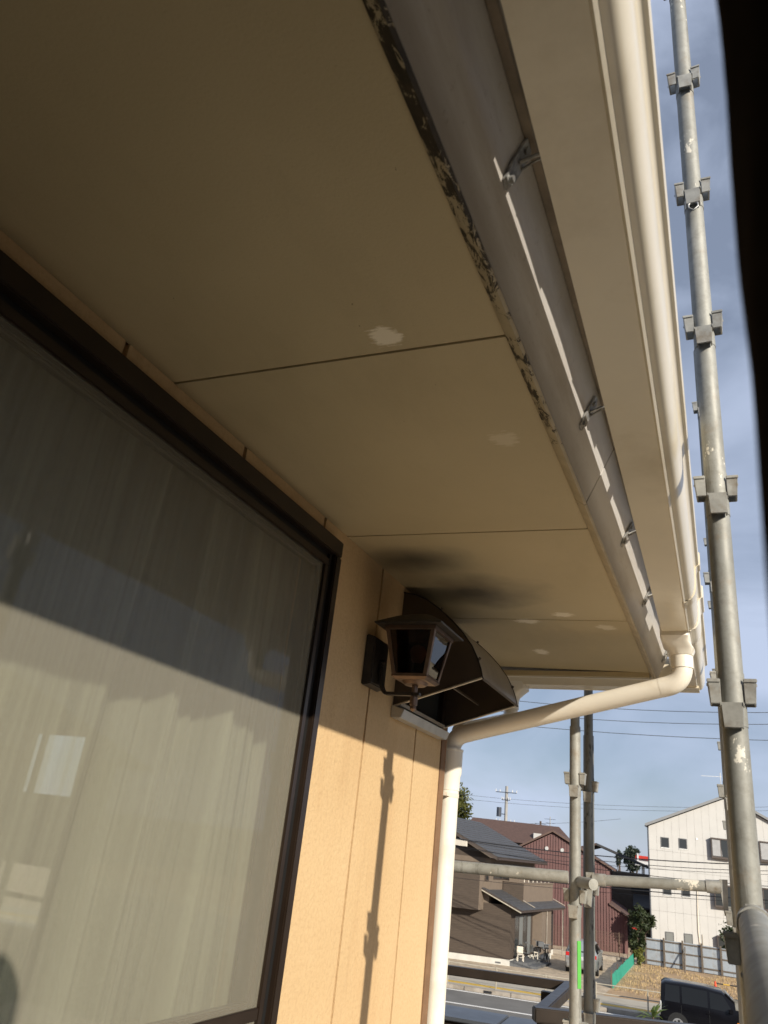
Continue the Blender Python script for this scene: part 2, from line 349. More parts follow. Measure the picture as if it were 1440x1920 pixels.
# ================================================================== SETTING
MB().box(-900, 900, -900, 900, -.6, -.02).build('ground', 'land')['kind'] = 'structure'
er = Vector((.97, .243, 0)); nr_ = Vector((-.243, .97, 0))
RF = frame((0, 0), er, nr_)      # road frame: a along the street, b across it
def strip(name, mat, b0, b1, z, a0=-90, a1=90, thick=.3):
    o = MB().fbox(RF, a0, a1, b0, b1, z-thick, z).build(name, mat); o['kind'] = 'structure'; return o
strip('road', 'asphalt', 27.0, 37.66, .0)
strip('road_edge_line', 'line_white', 37.33, 37.50, .006, thick=.004)
strip('road_edge_line', 'line_white', 34.3, 34.48, .006, thick=.004)
strip('pavement', 'pavement', 38.0, 41.2, .12)
strip('tactile_strip', 'line_yellow', 38.5, 38.95, .126, thick=.004)
k_root = strip('kerb', 'kerb_concrete', 37.64, 37.98, -.05, thick=.25)
for i in range(-8, 14):
    a = i*2.0-1.0
    MB().fbox(RF, a+.008, a+1.992, 37.65, 37.99, -.045, .15).build('kerb_stone', 'kerb_concrete', k_root, bevel=.02)
    if i % 2 == 0: MB().fbox(RF, a+.85, a+1.2, 37.635, 37.648, .02, .11).build('drain_slot', 'cable_black', k_root)
def sheet(name, mat, pts, z):
    o = MB().prism([(x, y, z-.3) for x, y in pts], [(x, y, z) for x, y in pts]).build(name, mat); o['kind'] = 'structure'; return o
sheet('gravel_lot', 'gravel', [(-60, 27.44), (-5, 41.22), (-5.4, 70), (-60, 70)], .10)
sheet('bare_lot', 'dry_soil', [(-4.996, 41.22), (60, 57.5), (60, 76), (-5.396, 70)], .104)

# ================================================================== OUR HOUSE
W0, ZS, DZ = .773, H+.898, -.0306          # eave overhang, soffit height at the wall, soffit fall
def zs(x): return ZS+DZ*x
house = thing('house', (0, 0, 0), 'beige rendered house seen close up under its wide painted eave', 'house')
wall = MB()
wall.box(-.16, -.014, -4, -1.72, 0, H+.93).box(-.16, -.014, 1.915, 3.06, 0, H+.93).box(-.16, -.014, -1.72, 1.915, H+.83, H+.93).box(-.16, -.014, -1.72, 1.915, 0, H-1.12)
wall.box(-1.75, -.02, 2.90, 3.05, 0, H+.93).box(-8, -2.35, 2.90, 3.05, 0, H+.93).box(-2.35, -1.75, 2.90, 3.05, 0, H-.57).box(-2.35, -1.75, 2.90, 3.05, H+.33, H+.93)  # gap left for a made-up opening that imitates a reflection in the door
wall = wall.build('wall', 'sealant', house)
y0 = .925-.455*10
for k in range(16):
    a, b = y0+.455*k+.0065, y0+.455*(k+1)-.0065
    if k == 14: b = 3.036
    if a > 3.0: break
    m = MB(); WL, WR, WT, WB = -1.75, 1.925, H+.842, H-1.12
    if b < WL or a > WR: m.box(-.014, 0, a, b, .4, zs(0)-.001)
    else:
        m.box(-.014, 0, a, b, WT, zs(0)-.001).box(-.014, 0, a, b, .4, WB)
        if a < WL: m.box(-.014, 0, a, WL, WB, WT)
        if b > WR: m.box(-.014, 0, WR, b, WB, WT)
    m.build('siding_board', 'stucco', wall)
MB().box(-.02, .004, 3.038, 3.10, .3, zs(0)-.002).build('corner_trim', 'corner_brown', house, bevel=.002)
MB().box(-1.75, -.03, 3.05, 3.096, .3, H+.9).box(-8, -2.35, 3.05, 3.096, .3, H+.9).box(-2.35, -1.75, 3.05, 3.096, .3, H-.57).box(-2.35, -1.75, 3.05, 3.096, H+.33, H+.9).build('side_wall', 'stucco', house)

# soffit boards
sof = MB()
sof.hexa([(-.1, -4, zs(-.1)+.016), (W0-.01, -4, zs(W0)+.016), (W0-.01, 3.765, zs(W0)+.016), (-.1, 3.765, zs(-.1)+.016), (-.1, -4, zs(-.1)+.04), (W0-.01, -4, zs(W0)+.04), (W0-.01, 3.765, zs(W0)+.04), (-.1, 3.765, zs(-.1)+.04)])
sof.box(-6, -.1, 3.0, 3.765, ZS+.02, ZS+.04)
sof = sof.build('soffit', 'gap_dark', house)
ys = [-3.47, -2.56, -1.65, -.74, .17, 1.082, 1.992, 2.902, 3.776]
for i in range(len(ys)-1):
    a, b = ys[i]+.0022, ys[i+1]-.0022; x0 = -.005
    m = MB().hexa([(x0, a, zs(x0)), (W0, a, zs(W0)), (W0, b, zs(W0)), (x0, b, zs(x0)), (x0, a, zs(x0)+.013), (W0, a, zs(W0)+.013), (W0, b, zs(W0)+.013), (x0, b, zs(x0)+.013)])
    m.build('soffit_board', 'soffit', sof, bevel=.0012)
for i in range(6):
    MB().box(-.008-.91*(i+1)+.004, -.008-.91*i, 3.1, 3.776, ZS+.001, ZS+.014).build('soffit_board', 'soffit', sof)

# fascia (leans out with the rafter cut) in two lengths, chipped lip below
fas = MB().sweep([(.80, H+.868), (.812, H+.87), (.90, H+1.05), (.888, H+1.05)], [(-.016, -4, 0), (-.016, 3.79, 0)]).build('fascia', 'gap_dark', house)
for a, b in ((-4, 1.7735), (1.7765, 3.81)):
    dx = .0
    MB().sweep([(.797+dx, H+.853), (.803+dx, H+.853), (.897+dx, H+1.05), (.884+dx, H+1.05)][::1], [(0, a, 0), (0, b, 0)]).build('fascia_board', 'fascia', fas, bevel=.002)
    MB().sweep([(.7735, H+.8745), (.776, H+.864), (.799, H+.8465), (.8045, H+.8495), (.798, H+.862), (.782, H+.8775)], [(0, a, 0), (0, b, 0)]).build('fascia_lip', 'chipped_lip', fas, smooth=50)
    MB().sweep([(.876, H+1.003), (.8895, H+1.001), (.892, H+1.006), (.886, H+1.020)], [(0, a, 0), (0, b, 0)]).build('drip_bead', 'bead_grime', fas)
# side fascia round the corner
MB().hexa([(-6, 3.782, H+.862), (.775, 3.782, H+.85), (.775, 3.80, H+.85), (-6, 3.80, H+.862), (-6, 3.86, H+1.05), (.87, 3.86, H+1.05), (.87, 3.88, H+1.05), (-6, 3.88, H+1.05)]).build('side_fascia', 'cream_pipe', house)
MB().box(-6, .772, 3.755, 3.779, H+.852, H+.876).build('end_batten', 'soffit', house)

# roof: deck plus a row of eave tiles
sl = math.tan(math.radians(21.8))
roof = MB().hexa([(-6, -4, H+1.06+sl*6.9), (.88, -4, H+1.05), (.88, 3.9, H+1.05), (-6, 3.9, H+1.06+sl*6.9), (-6, -4, H+1.12+sl*6.9), (.88, -4, H+1.10), (.88, 3.9, H+1.10), (-6, 3.9, H+1.12+sl*6.9)]).build('roof', 'roof_slate', house)
for i in range(26):
    a = -3.9+i*.303; jz = random.uniform(-.004, .004)+.0105*(a-1.1); jx = random.uniform(-.006, .006)
    prof = []
    n = 8
    for j in range(n+1): prof.append((a+.302*j/n, .020*math.sin(math.pi*j/n)-.006*(j == 0)))
    A = [Vector((.985+jx, q, H+1.0185+h*.12+jz)) for q, h in prof]; A2 = [Vector((.985+jx, q, H+1.037+h+jz)) for q, h in prof[::-1]]
    Bk = [v+Vector((-.40, 0, .40*sl+.02)) for v in A]; B2 = [v+Vector((-.40, 0, .40*sl+.02)) for v in A2]
    MB().prism(A+A2, Bk+B2).build('eave_tile', 'roof_slate', roof)
MB().box(.02, 3.2, 1.75, 4.35, H-1.36, H-1.2).build('unseen_balcony_floor', 'deck_concrete', house)  # unseen pale floor added to bounce light onto the far soffit
MB().box(.02, 3.2, -4.0, 1.74, H-1.75, H-1.45).build('lower_roof', 'roof_slate', house)  # unseen dark slab added to cut bounce under the near soffit

# ---------------- sliding glass door
win = MB()
fy0, fy1, fz0, fz1 = -1.75, 1.925, H-1.12, H+.845
for (a, b, c, d) in ((fy0, fy1, H+.792, fz1), (fy0, fy1, fz0, fz0+.05), (fy0, fy0+.05, fz0+.05, H+.792), (fy1-.036, fy1, fz0+.05, H+.792)):
    win.box(-.10, .028, a, b, c, d)
win = win.build('glass_door', 'frame_brown', house, bevel=.004)
MB().box(-.06, .012, 1.874, 1.8885, fz0+.05, H+.79).build('jamb_groove', 'frame_gasket', win)
MB().box(-.06, .004, fy0+.05, 1.8735, H+.776, H+.7915).build('head_groove', 'frame_gasket', win)
def sash(a, b, xs, mid=True):
    s = MB().box(xs-.018, xs+.014, a, b, H+.742, H+.775).box(xs-.018, xs+.014, a, b, fz0+.055, fz0+.15)
    s.box(xs-.018, xs+.014, a, a+.034, fz0+.15, H+.742).box(xs-.018, xs+.014, b-.036, b, fz0+.15, H+.742)
    s = s.build('sash', 'frame_brown', win, bevel=.003)
    if mid: MB().box(xs-.014, xs+.012, a+.034, b-.036, H-.432, H-.392).build('mid_rail', 'frame_brown', win, bevel=.003)
    MB().box(xs-.0025, xs+.0025, a+.03, b-.032, fz0+.145, H+.745).build('pane', 'door_glass', win)
sash(-.02, 1.872, -.022); sash(-1.69, .02, -.062)
MB().box(.0075, .0085, .0, 1.85, fz0+.12, H+.752).build('insect_screen', 'insect_mesh', win)
m = MB().box(.001, .016, -.01, 1.868, H+.748, H+.772).box(.001, .016, -.01, 1.868, fz0+.10, fz0+.125).box(.001, .016, -.01, .018, fz0+.125, H+.748).box(.001, .016, 1.846, 1.868, fz0+.125, H+.748).box(.002, .015, .018, 1.846, H-.425, H-.398)
m.build('screen_frame', 'frame_brown', win, bevel=.002)
# room behind and its curtain
room = MB().box(-4.3, -.2, -3.0, 2.88, H-1.16, H-1.10).build('room', 'interior_floor', house)
m = MB(); m.box(-4.3, -.2, -3.0, 2.88, H+.90, H+.925).box(-4.3, -.2, -3.1, -3.0, H-1.1, H+.9).box(-4.4, -4.3, -3.0, 2.88, H-1.1, H+.9)
m.box(-4.3, -2.35, 2.86, 2.895, H-1.1, H+.9).box(-1.75, -.2, 2.86, 2.895, H-1.1, H+.9).box(-2.35, -1.75, 2.86, 2.895, H+.33, H+.9).box(-2.35, -1.75, 2.86, 2.895, H-1.1, H-.57)
m.build('room_wall', 'interior', room)
bars = MB()  # bars across a made-up opening that imitates a bright reflection in the glass
for a, b, c, d in ((-2.35, -1.75, H-.28, H+.03), (-2.35, -1.75, H-.42, H-.40), (-2.07, -2.04, H-.57, H+.33), (-2.35, -2.32, H-.57, H+.33), (-1.78, -1.75, H-.57, H+.33)): bars.box(a, b, 2.868, 2.885, c, d)
bars.build('reflection_bars', 'interior', room)
cur = thing('curtain', (-.16, .2, H-1.08), 'off-white lace curtain hanging in soft folds behind the glass door', 'curtain')
m = MB(); NY, NZ = 520, 14; ya, yb = -1.7, 1.90
for k in range(NZ+1):
    z = H-1.08+(1.93*k/NZ)
    for i in range(NY+1):
        y = ya+(yb-ya)*i/NY
        g = min(1, max(0, (y-1.0)/.35)); amp = .016+.042*g
        yy = y+.03*mnoise.noise((y*3, z*.8, 5))
        o_ = mnoise.noise((yy*9, z*.35, 0))+.8*g*mnoise.noise((yy*24, z*.25, 7))+.35*mnoise.noise((yy*47, z*.2, 3))
        m.v.append(Vector((-.105+amp*o_, y+.012*mnoise.noise((y*12, z, 2)), z)))
for k in range(NZ):
    for i in range(NY):
        q = k*(NY+1)+i; m.f.append((q, q+1, q+NY+2, q+NY+1))
m.build('lace_panel', 'lace', cur, smooth=180)
MB().tube([(-.105, -1.7, H+.86), (-.105, 1.86, H+.86)], .012, 12).build('curtain_rail', 'frame_brown', cur, smooth=40)

# ================================================================== GUTTER
gut = thing('gutter', (.96, 1.2, H+.855), 'cream rain gutter with glossy moulded front along the near eave', 'gutter')
def gdx(y): return -.0125*(y-1.4)
def gdz(y): return -.0055*(y-1.3)
GI = .912; GB = H+.855
outer = [(GI+a, GB+b) for a, b in ((0, 0), (.090, 0), (.0945, -.0035), (.099, .001), (.0995, .006), (.107, .0075), (.114, .011), (.1205, .018), (.126, .028), (.130, .041), (.1325, .057), (.1335, .08), (.134, .118), (.1375, .127), (.143, .131), (.1475, .133), (.1495, .138), (.1500, .177), (.146, .181))]
inner = [(GI+.138, GB+.172), (GI+.130, GB+.150), (GI+.128, GB+.118), (GI+.124, GB+.07), (GI+.110, GB+.016), (GI+.092, GB+.004), (GI+.004, GB+.004), (GI-.006, GB+.112), (GI-.010, GB+.112)]
pathA = [(gdx(y), y, gdz(y)) for y in (-4, -2, 0, 1, 2, 2.95)]
MB().sweep(outer+inner, pathA).build('trough', 'cream_gloss', gut, smooth=35)
pathB = [(gdx(y), y, gdz(y)) for y in (3.13, 3.5, 4.0)]
MB().sweep(outer+inner, pathB).build('trough', 'cream_gloss', gut, smooth=35)
def fdx(y, x): return x+gdx(y)
# joint sleeve on the front, near the funnel
sl_o = [(x+(.004 if i > 1 else 0), z) for i, (x, z) in enumerate(outer[1:])]; sl_i = [(x-.002, z) for x, z in outer[1:]][::-1]
MB().sweep(sl_o+sl_i, [(gdx(y), y, gdz(y)) for y in (2.60, 2.66)]).build('joint_sleeve', 'cream_gloss', gut, smooth=35)
# corner return along the side eave
def side(prof, x0, x1): # same profile swept along x at y = 3.88 + (profile x)
    m = MB(); n = len(prof)
    for xx in (x0, x1): m.v += [Vector((xx, 3.885+(px-GI), z-.022)) for px, z in prof]
    m.f += [(j, (j+1) % n, n+(j+1) % n, n+j) for j in range(n)]; m.f += [tuple(range(n))[::-1], tuple(range(n, 2*n))]
    return m
side(outer+inner, -6, .985).build('side_trough', 'cream_gloss', gut, smooth=35)
# hangers on the fascia: zinc plate, hooked wire arm
for i, y in enumerate((-.62, .08, .80, 1.505, 2.23, 2.84, 3.70)):
    zz = H+.955 if y > 1 else H+.972; xx = .803+(zz-H-.853)*.477
    T = Vector((.43, 0, .903)); N = Vector((.903, 0, -.43)); Y = Vector((0, 1, 0)); c0 = Vector((xx, y, zz))+N*.0035
    m = MB()
    def pp(a, b, d): return c0+Y*a+T*b+N*d
    ring = [(-.012, -.042), (.006, -.046), (.014, -.02), (.014, .03), (.004, .042), (-.016, .036), (-.018, -.01)]
    m.prism([pp(a, b, -.002) for a, b in ring], [pp(a, b, .0025) for a, b in ring])
    m.tube([pp(0, -.030, .002), pp(0, -.030, .007)], .0065, 10).tube([pp(-.003, .024, .002), pp(-.003, .024, .006)], .006, 10)
    hb = m.build('hanger', 'zinc_clip', gut, smooth=40)
    m = MB()
    p0, p1, p2 = pp(.0, .012, .004), pp(.004, .03, .03), Vector((GI+gdx(y)+.004, y+.012, H+.985))
    m.tube([pp(-.004, .0, .003)]+bend(p0, p1, p2, .014, 5)+[p2], .0032, 8)
    m.tube([pp(.010, .0, .003)]+bend(pp(.010, .012, .004), pp(.012, .03, .03), p2+Vector((0, .01, .004)), .014, 5)+[p2+Vector((0, .01, .004))], .0022, 8)
    m.build('hanger_arm', 'zinc_clip', hb, smooth=50)

# ================================================================== DOWNPIPE
dp = thing('downpipe', (.004, 3.17, .1), 'cream round downpipe with a long slanting offset from the gutter funnel', 'downpipe')
FY, FX = 3.04, .955
def ring4(x0, x1, y0, y1, z): return [(x0, y0, z), (x1, y0, z), (x1, y1, z), (x0, y1, z)]
def loft(rings, name, mat, parent, sm=35):
    m = MB(); n = len(rings[0])
    for r in rings: m.v += [Vector(q) for q in r]
    for i in range(len(rings)-1): m.f += [(i*n+j, i*n+(j+1) % n, (i+1)*n+(j+1) % n, (i+1)*n+j) for j in range(n)]
    m.f += [tuple(range(n))[::-1], tuple((len(rings)-1)*n+j for j in range(n))]
    return m.build(name, mat, parent, smooth=sm)
def sq(cx, cy, hx, hy, z, p=5, n=28):   # superellipse ring
    r = []
    for j in range(n):
        th = 2*math.pi*(j+.5)/n; c, s_ = math.cos(th), math.sin(th)
        r.append((cx+hx*math.copysign(abs(c)**(2/p), c), cy+hy*math.copysign(abs(s_)**(2/p), s_), z))
    return r
gz = GB+gdz(FY)-H; gx = GI+gdx(FY)+.046
fun = loft([sq(gx, FY, .054, .095, H+gz+.03, 9), sq(gx, FY, .054, .095, H+gz-.014, 9), sq(gx+.001, FY, .051, .080, H+gz-.030, 6), sq(FX+.002, FY, .047, .058, H+gz-.050, 4), sq(FX, FY, .043, .046, H+gz-.066, 2.4), sq(FX, FY, .043, .043, H+gz-.072, 2), sq(FX, FY, .0385, .0385, H+gz-.074, 2), sq(FX, FY, .0385, .0385, H+gz-.10, 2)], 'funnel', 'cream_pipe', dp)
MB().sweep([(x+(.006 if i > 1 else 0), z-.0) for i, (x, z) in enumerate(outer[1:])]+[(x+.0005, z) for x, z in outer[1:]][::-1], [(gdx(y), y, gdz(y)) for y in (2.945, 3.135)]).build('funnel_saddle', 'cream_pipe', fun, smooth=35)
R = .0375
p_top = Vector((FX, FY, H+.765)); e1 = Vector((FX, FY, H+.672)); e2 = Vector((.004, 3.17, H+.445)); p_bot = Vector((.004, 3.17, .1))
MB().tube([(FX, FY, H+.772), (FX, FY, H+.725)], .0405, 28).build('socket', 'cream_pipe', dp, smooth=40)
d12 = (e2-e1).normalized()
MB().tube([p_top+Vector((0, 0, -.02))]+bend(p_top, e1, e2, .062, 12)+[e1+d12*.085], R, 28).build('elbow', 'cream_pipe', dp, smooth=40)
MB().tube([e1+d12*.083, e2-d12*.085], R-.0008, 28).build('offset_pipe', 'cream_pipe', dp, smooth=40)
MB().tube([e2-d12*.087]+bend(e1, e2, p_bot, .060, 12)+[e2-Vector((0, 0, .085))], R, 28).build('elbow', 'cream_pipe', dp, smooth=40)
MB().tube([e2-Vector((0, 0, .052)), e2-Vector((0, 0, .060)), e2-Vector((0, 0, .0605)), e2-Vector((0, 0, .15)), e2-Vector((0, 0, .165)), e2-Vector((0, 0, .22))], [.0500, .0500, .0480, .0475, .0430, .0425], 28).build('socket', 'cream_pipe', dp, smooth=35)
MB().tube([e2-Vector((0, 0, .2)), p_bot], .0405, 28).build('pipe', 'cream_pipe', dp, smooth=40)
for zc in (H+.205, H-1.4, H-3.2):
    st = MB(); 
    st.tube([(.004, 3.17, zc-.008), (.004, 3.17, zc+.008)], .0425, 24).box(-.05, .02, 3.10, 3.135, zc-.006, zc+.006).box(-.035, -.02, 3.11, 3.165, zc-.010, zc+.010)
    st.build('strap', 'plastic_white', dp, smooth=30)
# short drop from the side gutter, tucked behind the slanting pipe
dp2 = thing('side_downpipe', (.05, 3.93, H+.5), 'short cream drop pipe with funnel behind the curved hood', 'downpipe')
sx, sy_, szt = .055, 3.935, H+.83
loft([sq(sx, sy_, .085, .052, szt+.02, 9), sq(sx, sy_, .085, .052, szt-.016, 9), sq(sx, sy_, .066, .048, szt-.034, 5), sq(sx, sy_, .044, .044, szt-.06, 2.5), sq(sx, sy_, .041, .041, szt-.075, 2)], 'funnel', 'cream_pipe', dp2)
MB().tube([(sx, sy_, szt-.07), (sx, sy_, szt-.12)], .0405, 24).build('socket', 'cream_pipe', dp2, smooth=40)
q1 = Vector((sx, sy_, H+.655)); q2 = Vector((.03, 3.18, H+.468))
MB().tube([(sx, sy_, szt-.10)]+bend((sx, sy_, szt-.1), q1, q2, .07, 8)+[q2], .0365, 24).build('pipe', 'cream_pipe', dp2, smooth=40)

# ================================================================== CURVED HOOD OVER THE SMALL WINDOW
hood = thing('window_hood', (0, 2.74, H+.45), 'dark brown quarter-round metal hood over a small window by the corner', 'awning')
hp = [(.0, .876), (.05, .866), (.095, .846), (.150, .808), (.205, .760), (.248, .715), (.284, .668), (.308, .622), (.322, .585), (.330, .552)]
ya, yb = 2.50, 2.985
m = MB(); A = [(x, z+H) for x, z in hp]; Bk = [(x-.003*(1-i/12), z+H-.003) for i, (x, z) in enumerate(hp)][::-1]
m.sweep(A+Bk, [(0, ya, 0), (0, yb, 0)]); m.build('shell', 'hood_shell', hood, smooth=40)
for y in (ya-.003, yb+.001):
    ring = [(0.001, H+.446)]+[(x-.001, z+H) for x, z in hp[::-1][:-1]]+[(.001, H+.875)]
    MB().prism([(x, y, z) for x, z in ring], [(x, y+.003, z) for x, z in ring]).build('side_panel', 'hood_brown', hood)
    MB().tube([(.004, y-.001, H+.446), (.329, y-.001, H+.554)], .0042, 8).build('edge_bead', 'bright_trim', hood, smooth=40)
    MB().tube([(x, y, z+H) for x, z in hp], .0026, 6).build('rim_bead', 'frame_gasket', hood, smooth=40)
MB().tube([(.330, ya-.004, H+.552), (.330, yb+.004, H+.552)], .0045, 8).build('front_bead', 'hood_brown', hood, smooth=40)
MB().box(.17, .178, ya+.02, yb-.02, H+.545, H+.553).build('stay_bar', 'hood_brown', hood)
for x, z in (hp[3], hp[7]):
    for y in (ya+.01, yb-.01): MB().tube([(x, y, z+H-.002), (x+.006, y, z+H+.007)], .005, 8).build('rivet', 'hood_brown', hood, smooth=40)
sw = thing('small_window', (.0, 2.74, H+.44), 'small window with a silver sill under the curved hood', 'window')
MB().box(.001, .03, 2.51, 2.535, H+.455, H+.86).box(.001, .03, 2.945, 2.975, H+.455, H+.86).box(.001, .03, 2.535, 2.945, H+.83, H+.86).build('frame', 'frame_brown', sw)
MB().box(.001, .010, 2.535, 2.945, H+.462, H+.83).build('pane', 'house_glass', sw)
MB().hexa([(.001, 2.485, H+.405), (.040, 2.485, H+.405), (.040, 2.99, H+.405), (.001, 2.99, H+.405), (.001, 2.485, H+.448), (.052, 2.485, H+.434), (.052, 2.99, H+.434), (.001, 2.99, H+.448)]).build('sill', 'aluminium', sw, bevel=.002)
MB().box(.001, .033, 2.50, 2.978, H+.4485, H+.461).build('lower_track', 'bright_trim', sw)

# ================================================================== WALL LANTERN
lan = thing('wall_lantern', (.0, 2.28, H+.47), 'dark four-sided wall lantern with smoked glass on a curved arm', 'lamp')
plate = MB().hexa([(.001, 2.215, H+.462), (.034, 2.222, H+.47), (.034, 2.338, H+.47), (.001, 2.345, H+.462), (.001, 2.215, H+.636), (.034, 2.222, H+.626), (.034, 2.338, H+.626), (.001, 2.345, H+.636)]).build('backplate', 'lantern_iron', lan, bevel=.004)
MB().tube([(.034, 2.28, H+.553), (.052, 2.28, H+.553)], .007, 12).build('knob', 'lantern_iron', plate, smooth=40)
LX, LY = .168, 2.28
m = MB(); pts = [Vector((.030, LY, H+.545))]+[Vector((.040+.03*(1-math.cos(t_)), LY, H+.535-.088*math.sin(t_))) for t_ in [i*math.pi/2/8 for i in range(9)]]+[Vector((LX+.02, LY, H+.447))]
for i in range(len(pts)-1):
    a, b = pts[i], pts[i+1]; d = (b-a).normalized(); nn = Vector((-d.z, 0, d.x))*.005
    m.hexa([a-nn+Vector((0, -.010, 0)), b-nn+Vector((0, -.010, 0)), b-nn+Vector((0, .010, 0)), a-nn+Vector((0, .010, 0)), a+nn+Vector((0, -.010, 0)), b+nn+Vector((0, -.010, 0)), b+nn+Vector((0, .010, 0)), a+nn+Vector((0, .010, 0))])
m.build('arm', 'lantern_iron', lan)
ztop, zbot, wt, wb = H+.655, H+.498, .086, .058
def lat(z): f = (z-zbot)/(ztop-zbot); return wb+(wt-wb)*f
loft([sq(LX, LY, .035, .035, zbot-.022, 2.2), sq(LX, LY, .042, .042, zbot-.012, 2.6)], 'neck', 'lantern_bronze', lan)
base = loft([ring4(LX-wb+.006, LX+wb-.006, LY-wb+.006, LY+wb-.006, zbot-.012), ring4(LX-wb-.004, LX+wb+.004, LY-wb-.004, LY+wb+.004, zbot-.004), ring4(LX-wb-.002, LX+wb+.002, LY-wb-.002, LY+wb+.002, zbot+.006)], 'base_tray', 'lantern_bronze', lan, 20)
for sx_ in (-1, 1):
    for sy2 in (-1, 1):
        a = Vector((LX+sx_*(wb-.004), LY+sy2*(wb-.004), zbot)); b = Vector((LX+sx_*(wt-.004), LY+sy2*(wt-.004), ztop))
        m = MB(); h_ = .0065
        m.hexa([a+Vector((-h_, -h_, 0)), a+Vector((h_, -h_, 0)), a+Vector((h_, h_, 0)), a+Vector((-h_, h_, 0)), b+Vector((-h_, -h_, 0)), b+Vector((h_, -h_, 0)), b+Vector((h_, h_, 0)), b+Vector((-h_, h_, 0))])
        m.build('corner_bar', 'lantern_bronze', lan)
loft([ring4(LX-wt-.004, LX+wt+.004, LY-wt-.004, LY+wt+.004, ztop-.012), ring4(LX-wt-.004, LX+wt+.004, LY-wt-.004, LY+wt+.004, ztop)], 'top_frame', 'lantern_bronze', lan, 20)
loft([ring4(LX-.116, LX+.116, LY-.116, LY+.116, ztop+.001), ring4(LX-.118, LX+.118, LY-.118, LY+.118, ztop+.006), ring4(LX-.06, LX+.06, LY-.06, LY+.06, ztop+.042), ring4(LX-.03, LX+.03, LY-.03, LY+.03, ztop+.055)], 'cap', 'lantern_iron', lan, 20)
for ax, s_ in ((1, -1), (1, 1), (0, 1), (0, -1)):
    def gp(t_, z, o): 
        w = lat(z)-.003; q = t_*(w-.008)
        return Vector((LX+q, LY+s_*(w+o), z)) if ax == 1 else Vector((LX+s_*(w+o), LY+q, z))
    za, zb = zbot+.006, ztop-.012
    MB().hexa([gp(-1, za, -.002), gp(1, za, -.002), gp(1, za, .001), gp(-1, za, .001), gp(-1, zb, -.002), gp(1, zb, -.002), gp(1, zb, .001), gp(-1, zb, .001)]).build('glass_panel', 'smoked_glass', lan)
MB().tube([(LX, LY, zbot+.004), (LX, LY, zbot+.05)], .014, 16).build('bulb_holder', 'lantern_iron', lan, smooth=40)
MB().tube([(LX, LY, zbot+.05), (LX, LY, zbot+.065), (LX, LY, zbot+.09), (LX, LY, zbot+.108), (LX, LY, zbot+.113)], [.013, .022, .029, .020, .004], 18).build('bulb', 'porcelain', lan, smooth=60)
MB().tube([(LX, LY, H+.476), (LX, LY, H+.440), (LX, LY, H+.438), (LX, LY, H+.412), (LX, LY, H+.410), (LX, LY, H+.400), (LX, LY, H+.392)], [.010, .010, .013, .0125, .009, .011, .003], 16).build('finial', 'lantern_bronze', lan, smooth=50)

# ================================================================== SCAFFOLD
RP = .0243
def pocket(c, d, mat, parent):   # an open steel socket welded to the tube, facing d
    d = Vector(d); d.rotate(Matrix.Rotation(random.uniform(-.06, .06), 3, 'Z')); s_ = Vector((-d.y, d.x, 0)); c = Vector(c)+Vector((0, 0, random.uniform(-.0025, .0025))); m = MB(); hw, hw2, t_ = .0205, .018, .0035
    def P(o, w, z): return c+d*(RP-.002+o)+s_*w+Vector((0, 0, z))
    D0, h = .025, .025
    m.hexa([P(D0-t_-.004, -hw2, -h), P(D0-.004, -hw2, -h), P(D0-.004, hw2, -h), P(D0-t_-.004, hw2, -h), P(D0-t_, -hw, h), P(D0, -hw, h), P(D0, hw, h), P(D0-t_, hw, h)])
    for q in (-1, 1):
        m.hexa([P(0, q*hw2, -h), P(D0-.0045, q*hw2, -h), P(D0-.0045, q*(hw2-t_), -h), P(0, q*(hw2-t_), -h), P(0, q*hw, h), P(D0-.0005, q*hw, h), P(D0-.0005, q*(hw-t_), h), P(0, q*(hw-t_), h)])
    for q in (-1, 1):
        m.hexa([P(0, q*(hw-.001), h-.007), P(D0+.0012, q*(hw-.001), h-.007), P(D0+.0012, q*(hw+.0022), h-.007), P(0, q*(hw+.0022), h-.007), P(0, q*(hw-.001), h+.0012), P(D0+.0012, q*(hw-.001), h+.0012), P(D0+.0012, q*(hw+.0022), h+.0012), P(0, q*(hw+.0022), h+.0012)])
    return m.build('pocket', mat, parent, bevel=.0012)
def pole(x, y, z0, z1, zp, label, mat='galvanised', top=None, dirs=((1, 0), (-1, 0), (0, -1), (0, 1)), lean=(0, 0), pm='pocket_zinc', rp=RP):
    o = thing('scaffold_pole', (x, y, z0), label, 'scaffold pole', 'upright scaffold poles')
    L = lambda z: Vector((x+lean[0]*(z-H), y+lean[1]*(z-H), z))
    MB().tube([L(z0), L(z1)], rp, 32).build('tube', mat, o, smooth=40)
    if top: MB().tube([L(z1-.01), L(z1+top)], rp-.0035, 28).build('spigot', mat, o, smooth=40)
    k = math.ceil((z0-zp)/.475)
    while zp+.475*k < z1:
        zc = zp+.475*k
        for d in dirs: pocket(L(zc+(.016 if d[0] else -.040)), (d[0], d[1], 0), pm, o)
        if dirs: MB().tube([L(zc-.055), L(zc+.055)], rp+.0012, 32).build('weld_collar', mat, o, smooth=40)
        k += 1
    return o
pA = pole(1.11, 1.72, 0.0, H+3.2, H+.345, 'thick galvanised scaffold pole standing close beside the gutter', lean=(.002, 0))
MB().tube([(1.112, 1.684, H+1.716), (1.124, 1.679, H+1.702), (1.124, 1.679, H+1.690), (1.112, 1.676, H+1.676), (1.100, 1.679, H+1.690), (1.100, 1.679, H+1.702), (1.112, 1.684, H+1.716)], .0025, 8).build('locking_ring', 'zinc_clip', pA, smooth=60)
pole(1.086, 3.62, 0.0, H+2.6, H+.33, 'scaffold pole mostly hidden behind the thick near pole', lean=(.004, 0))
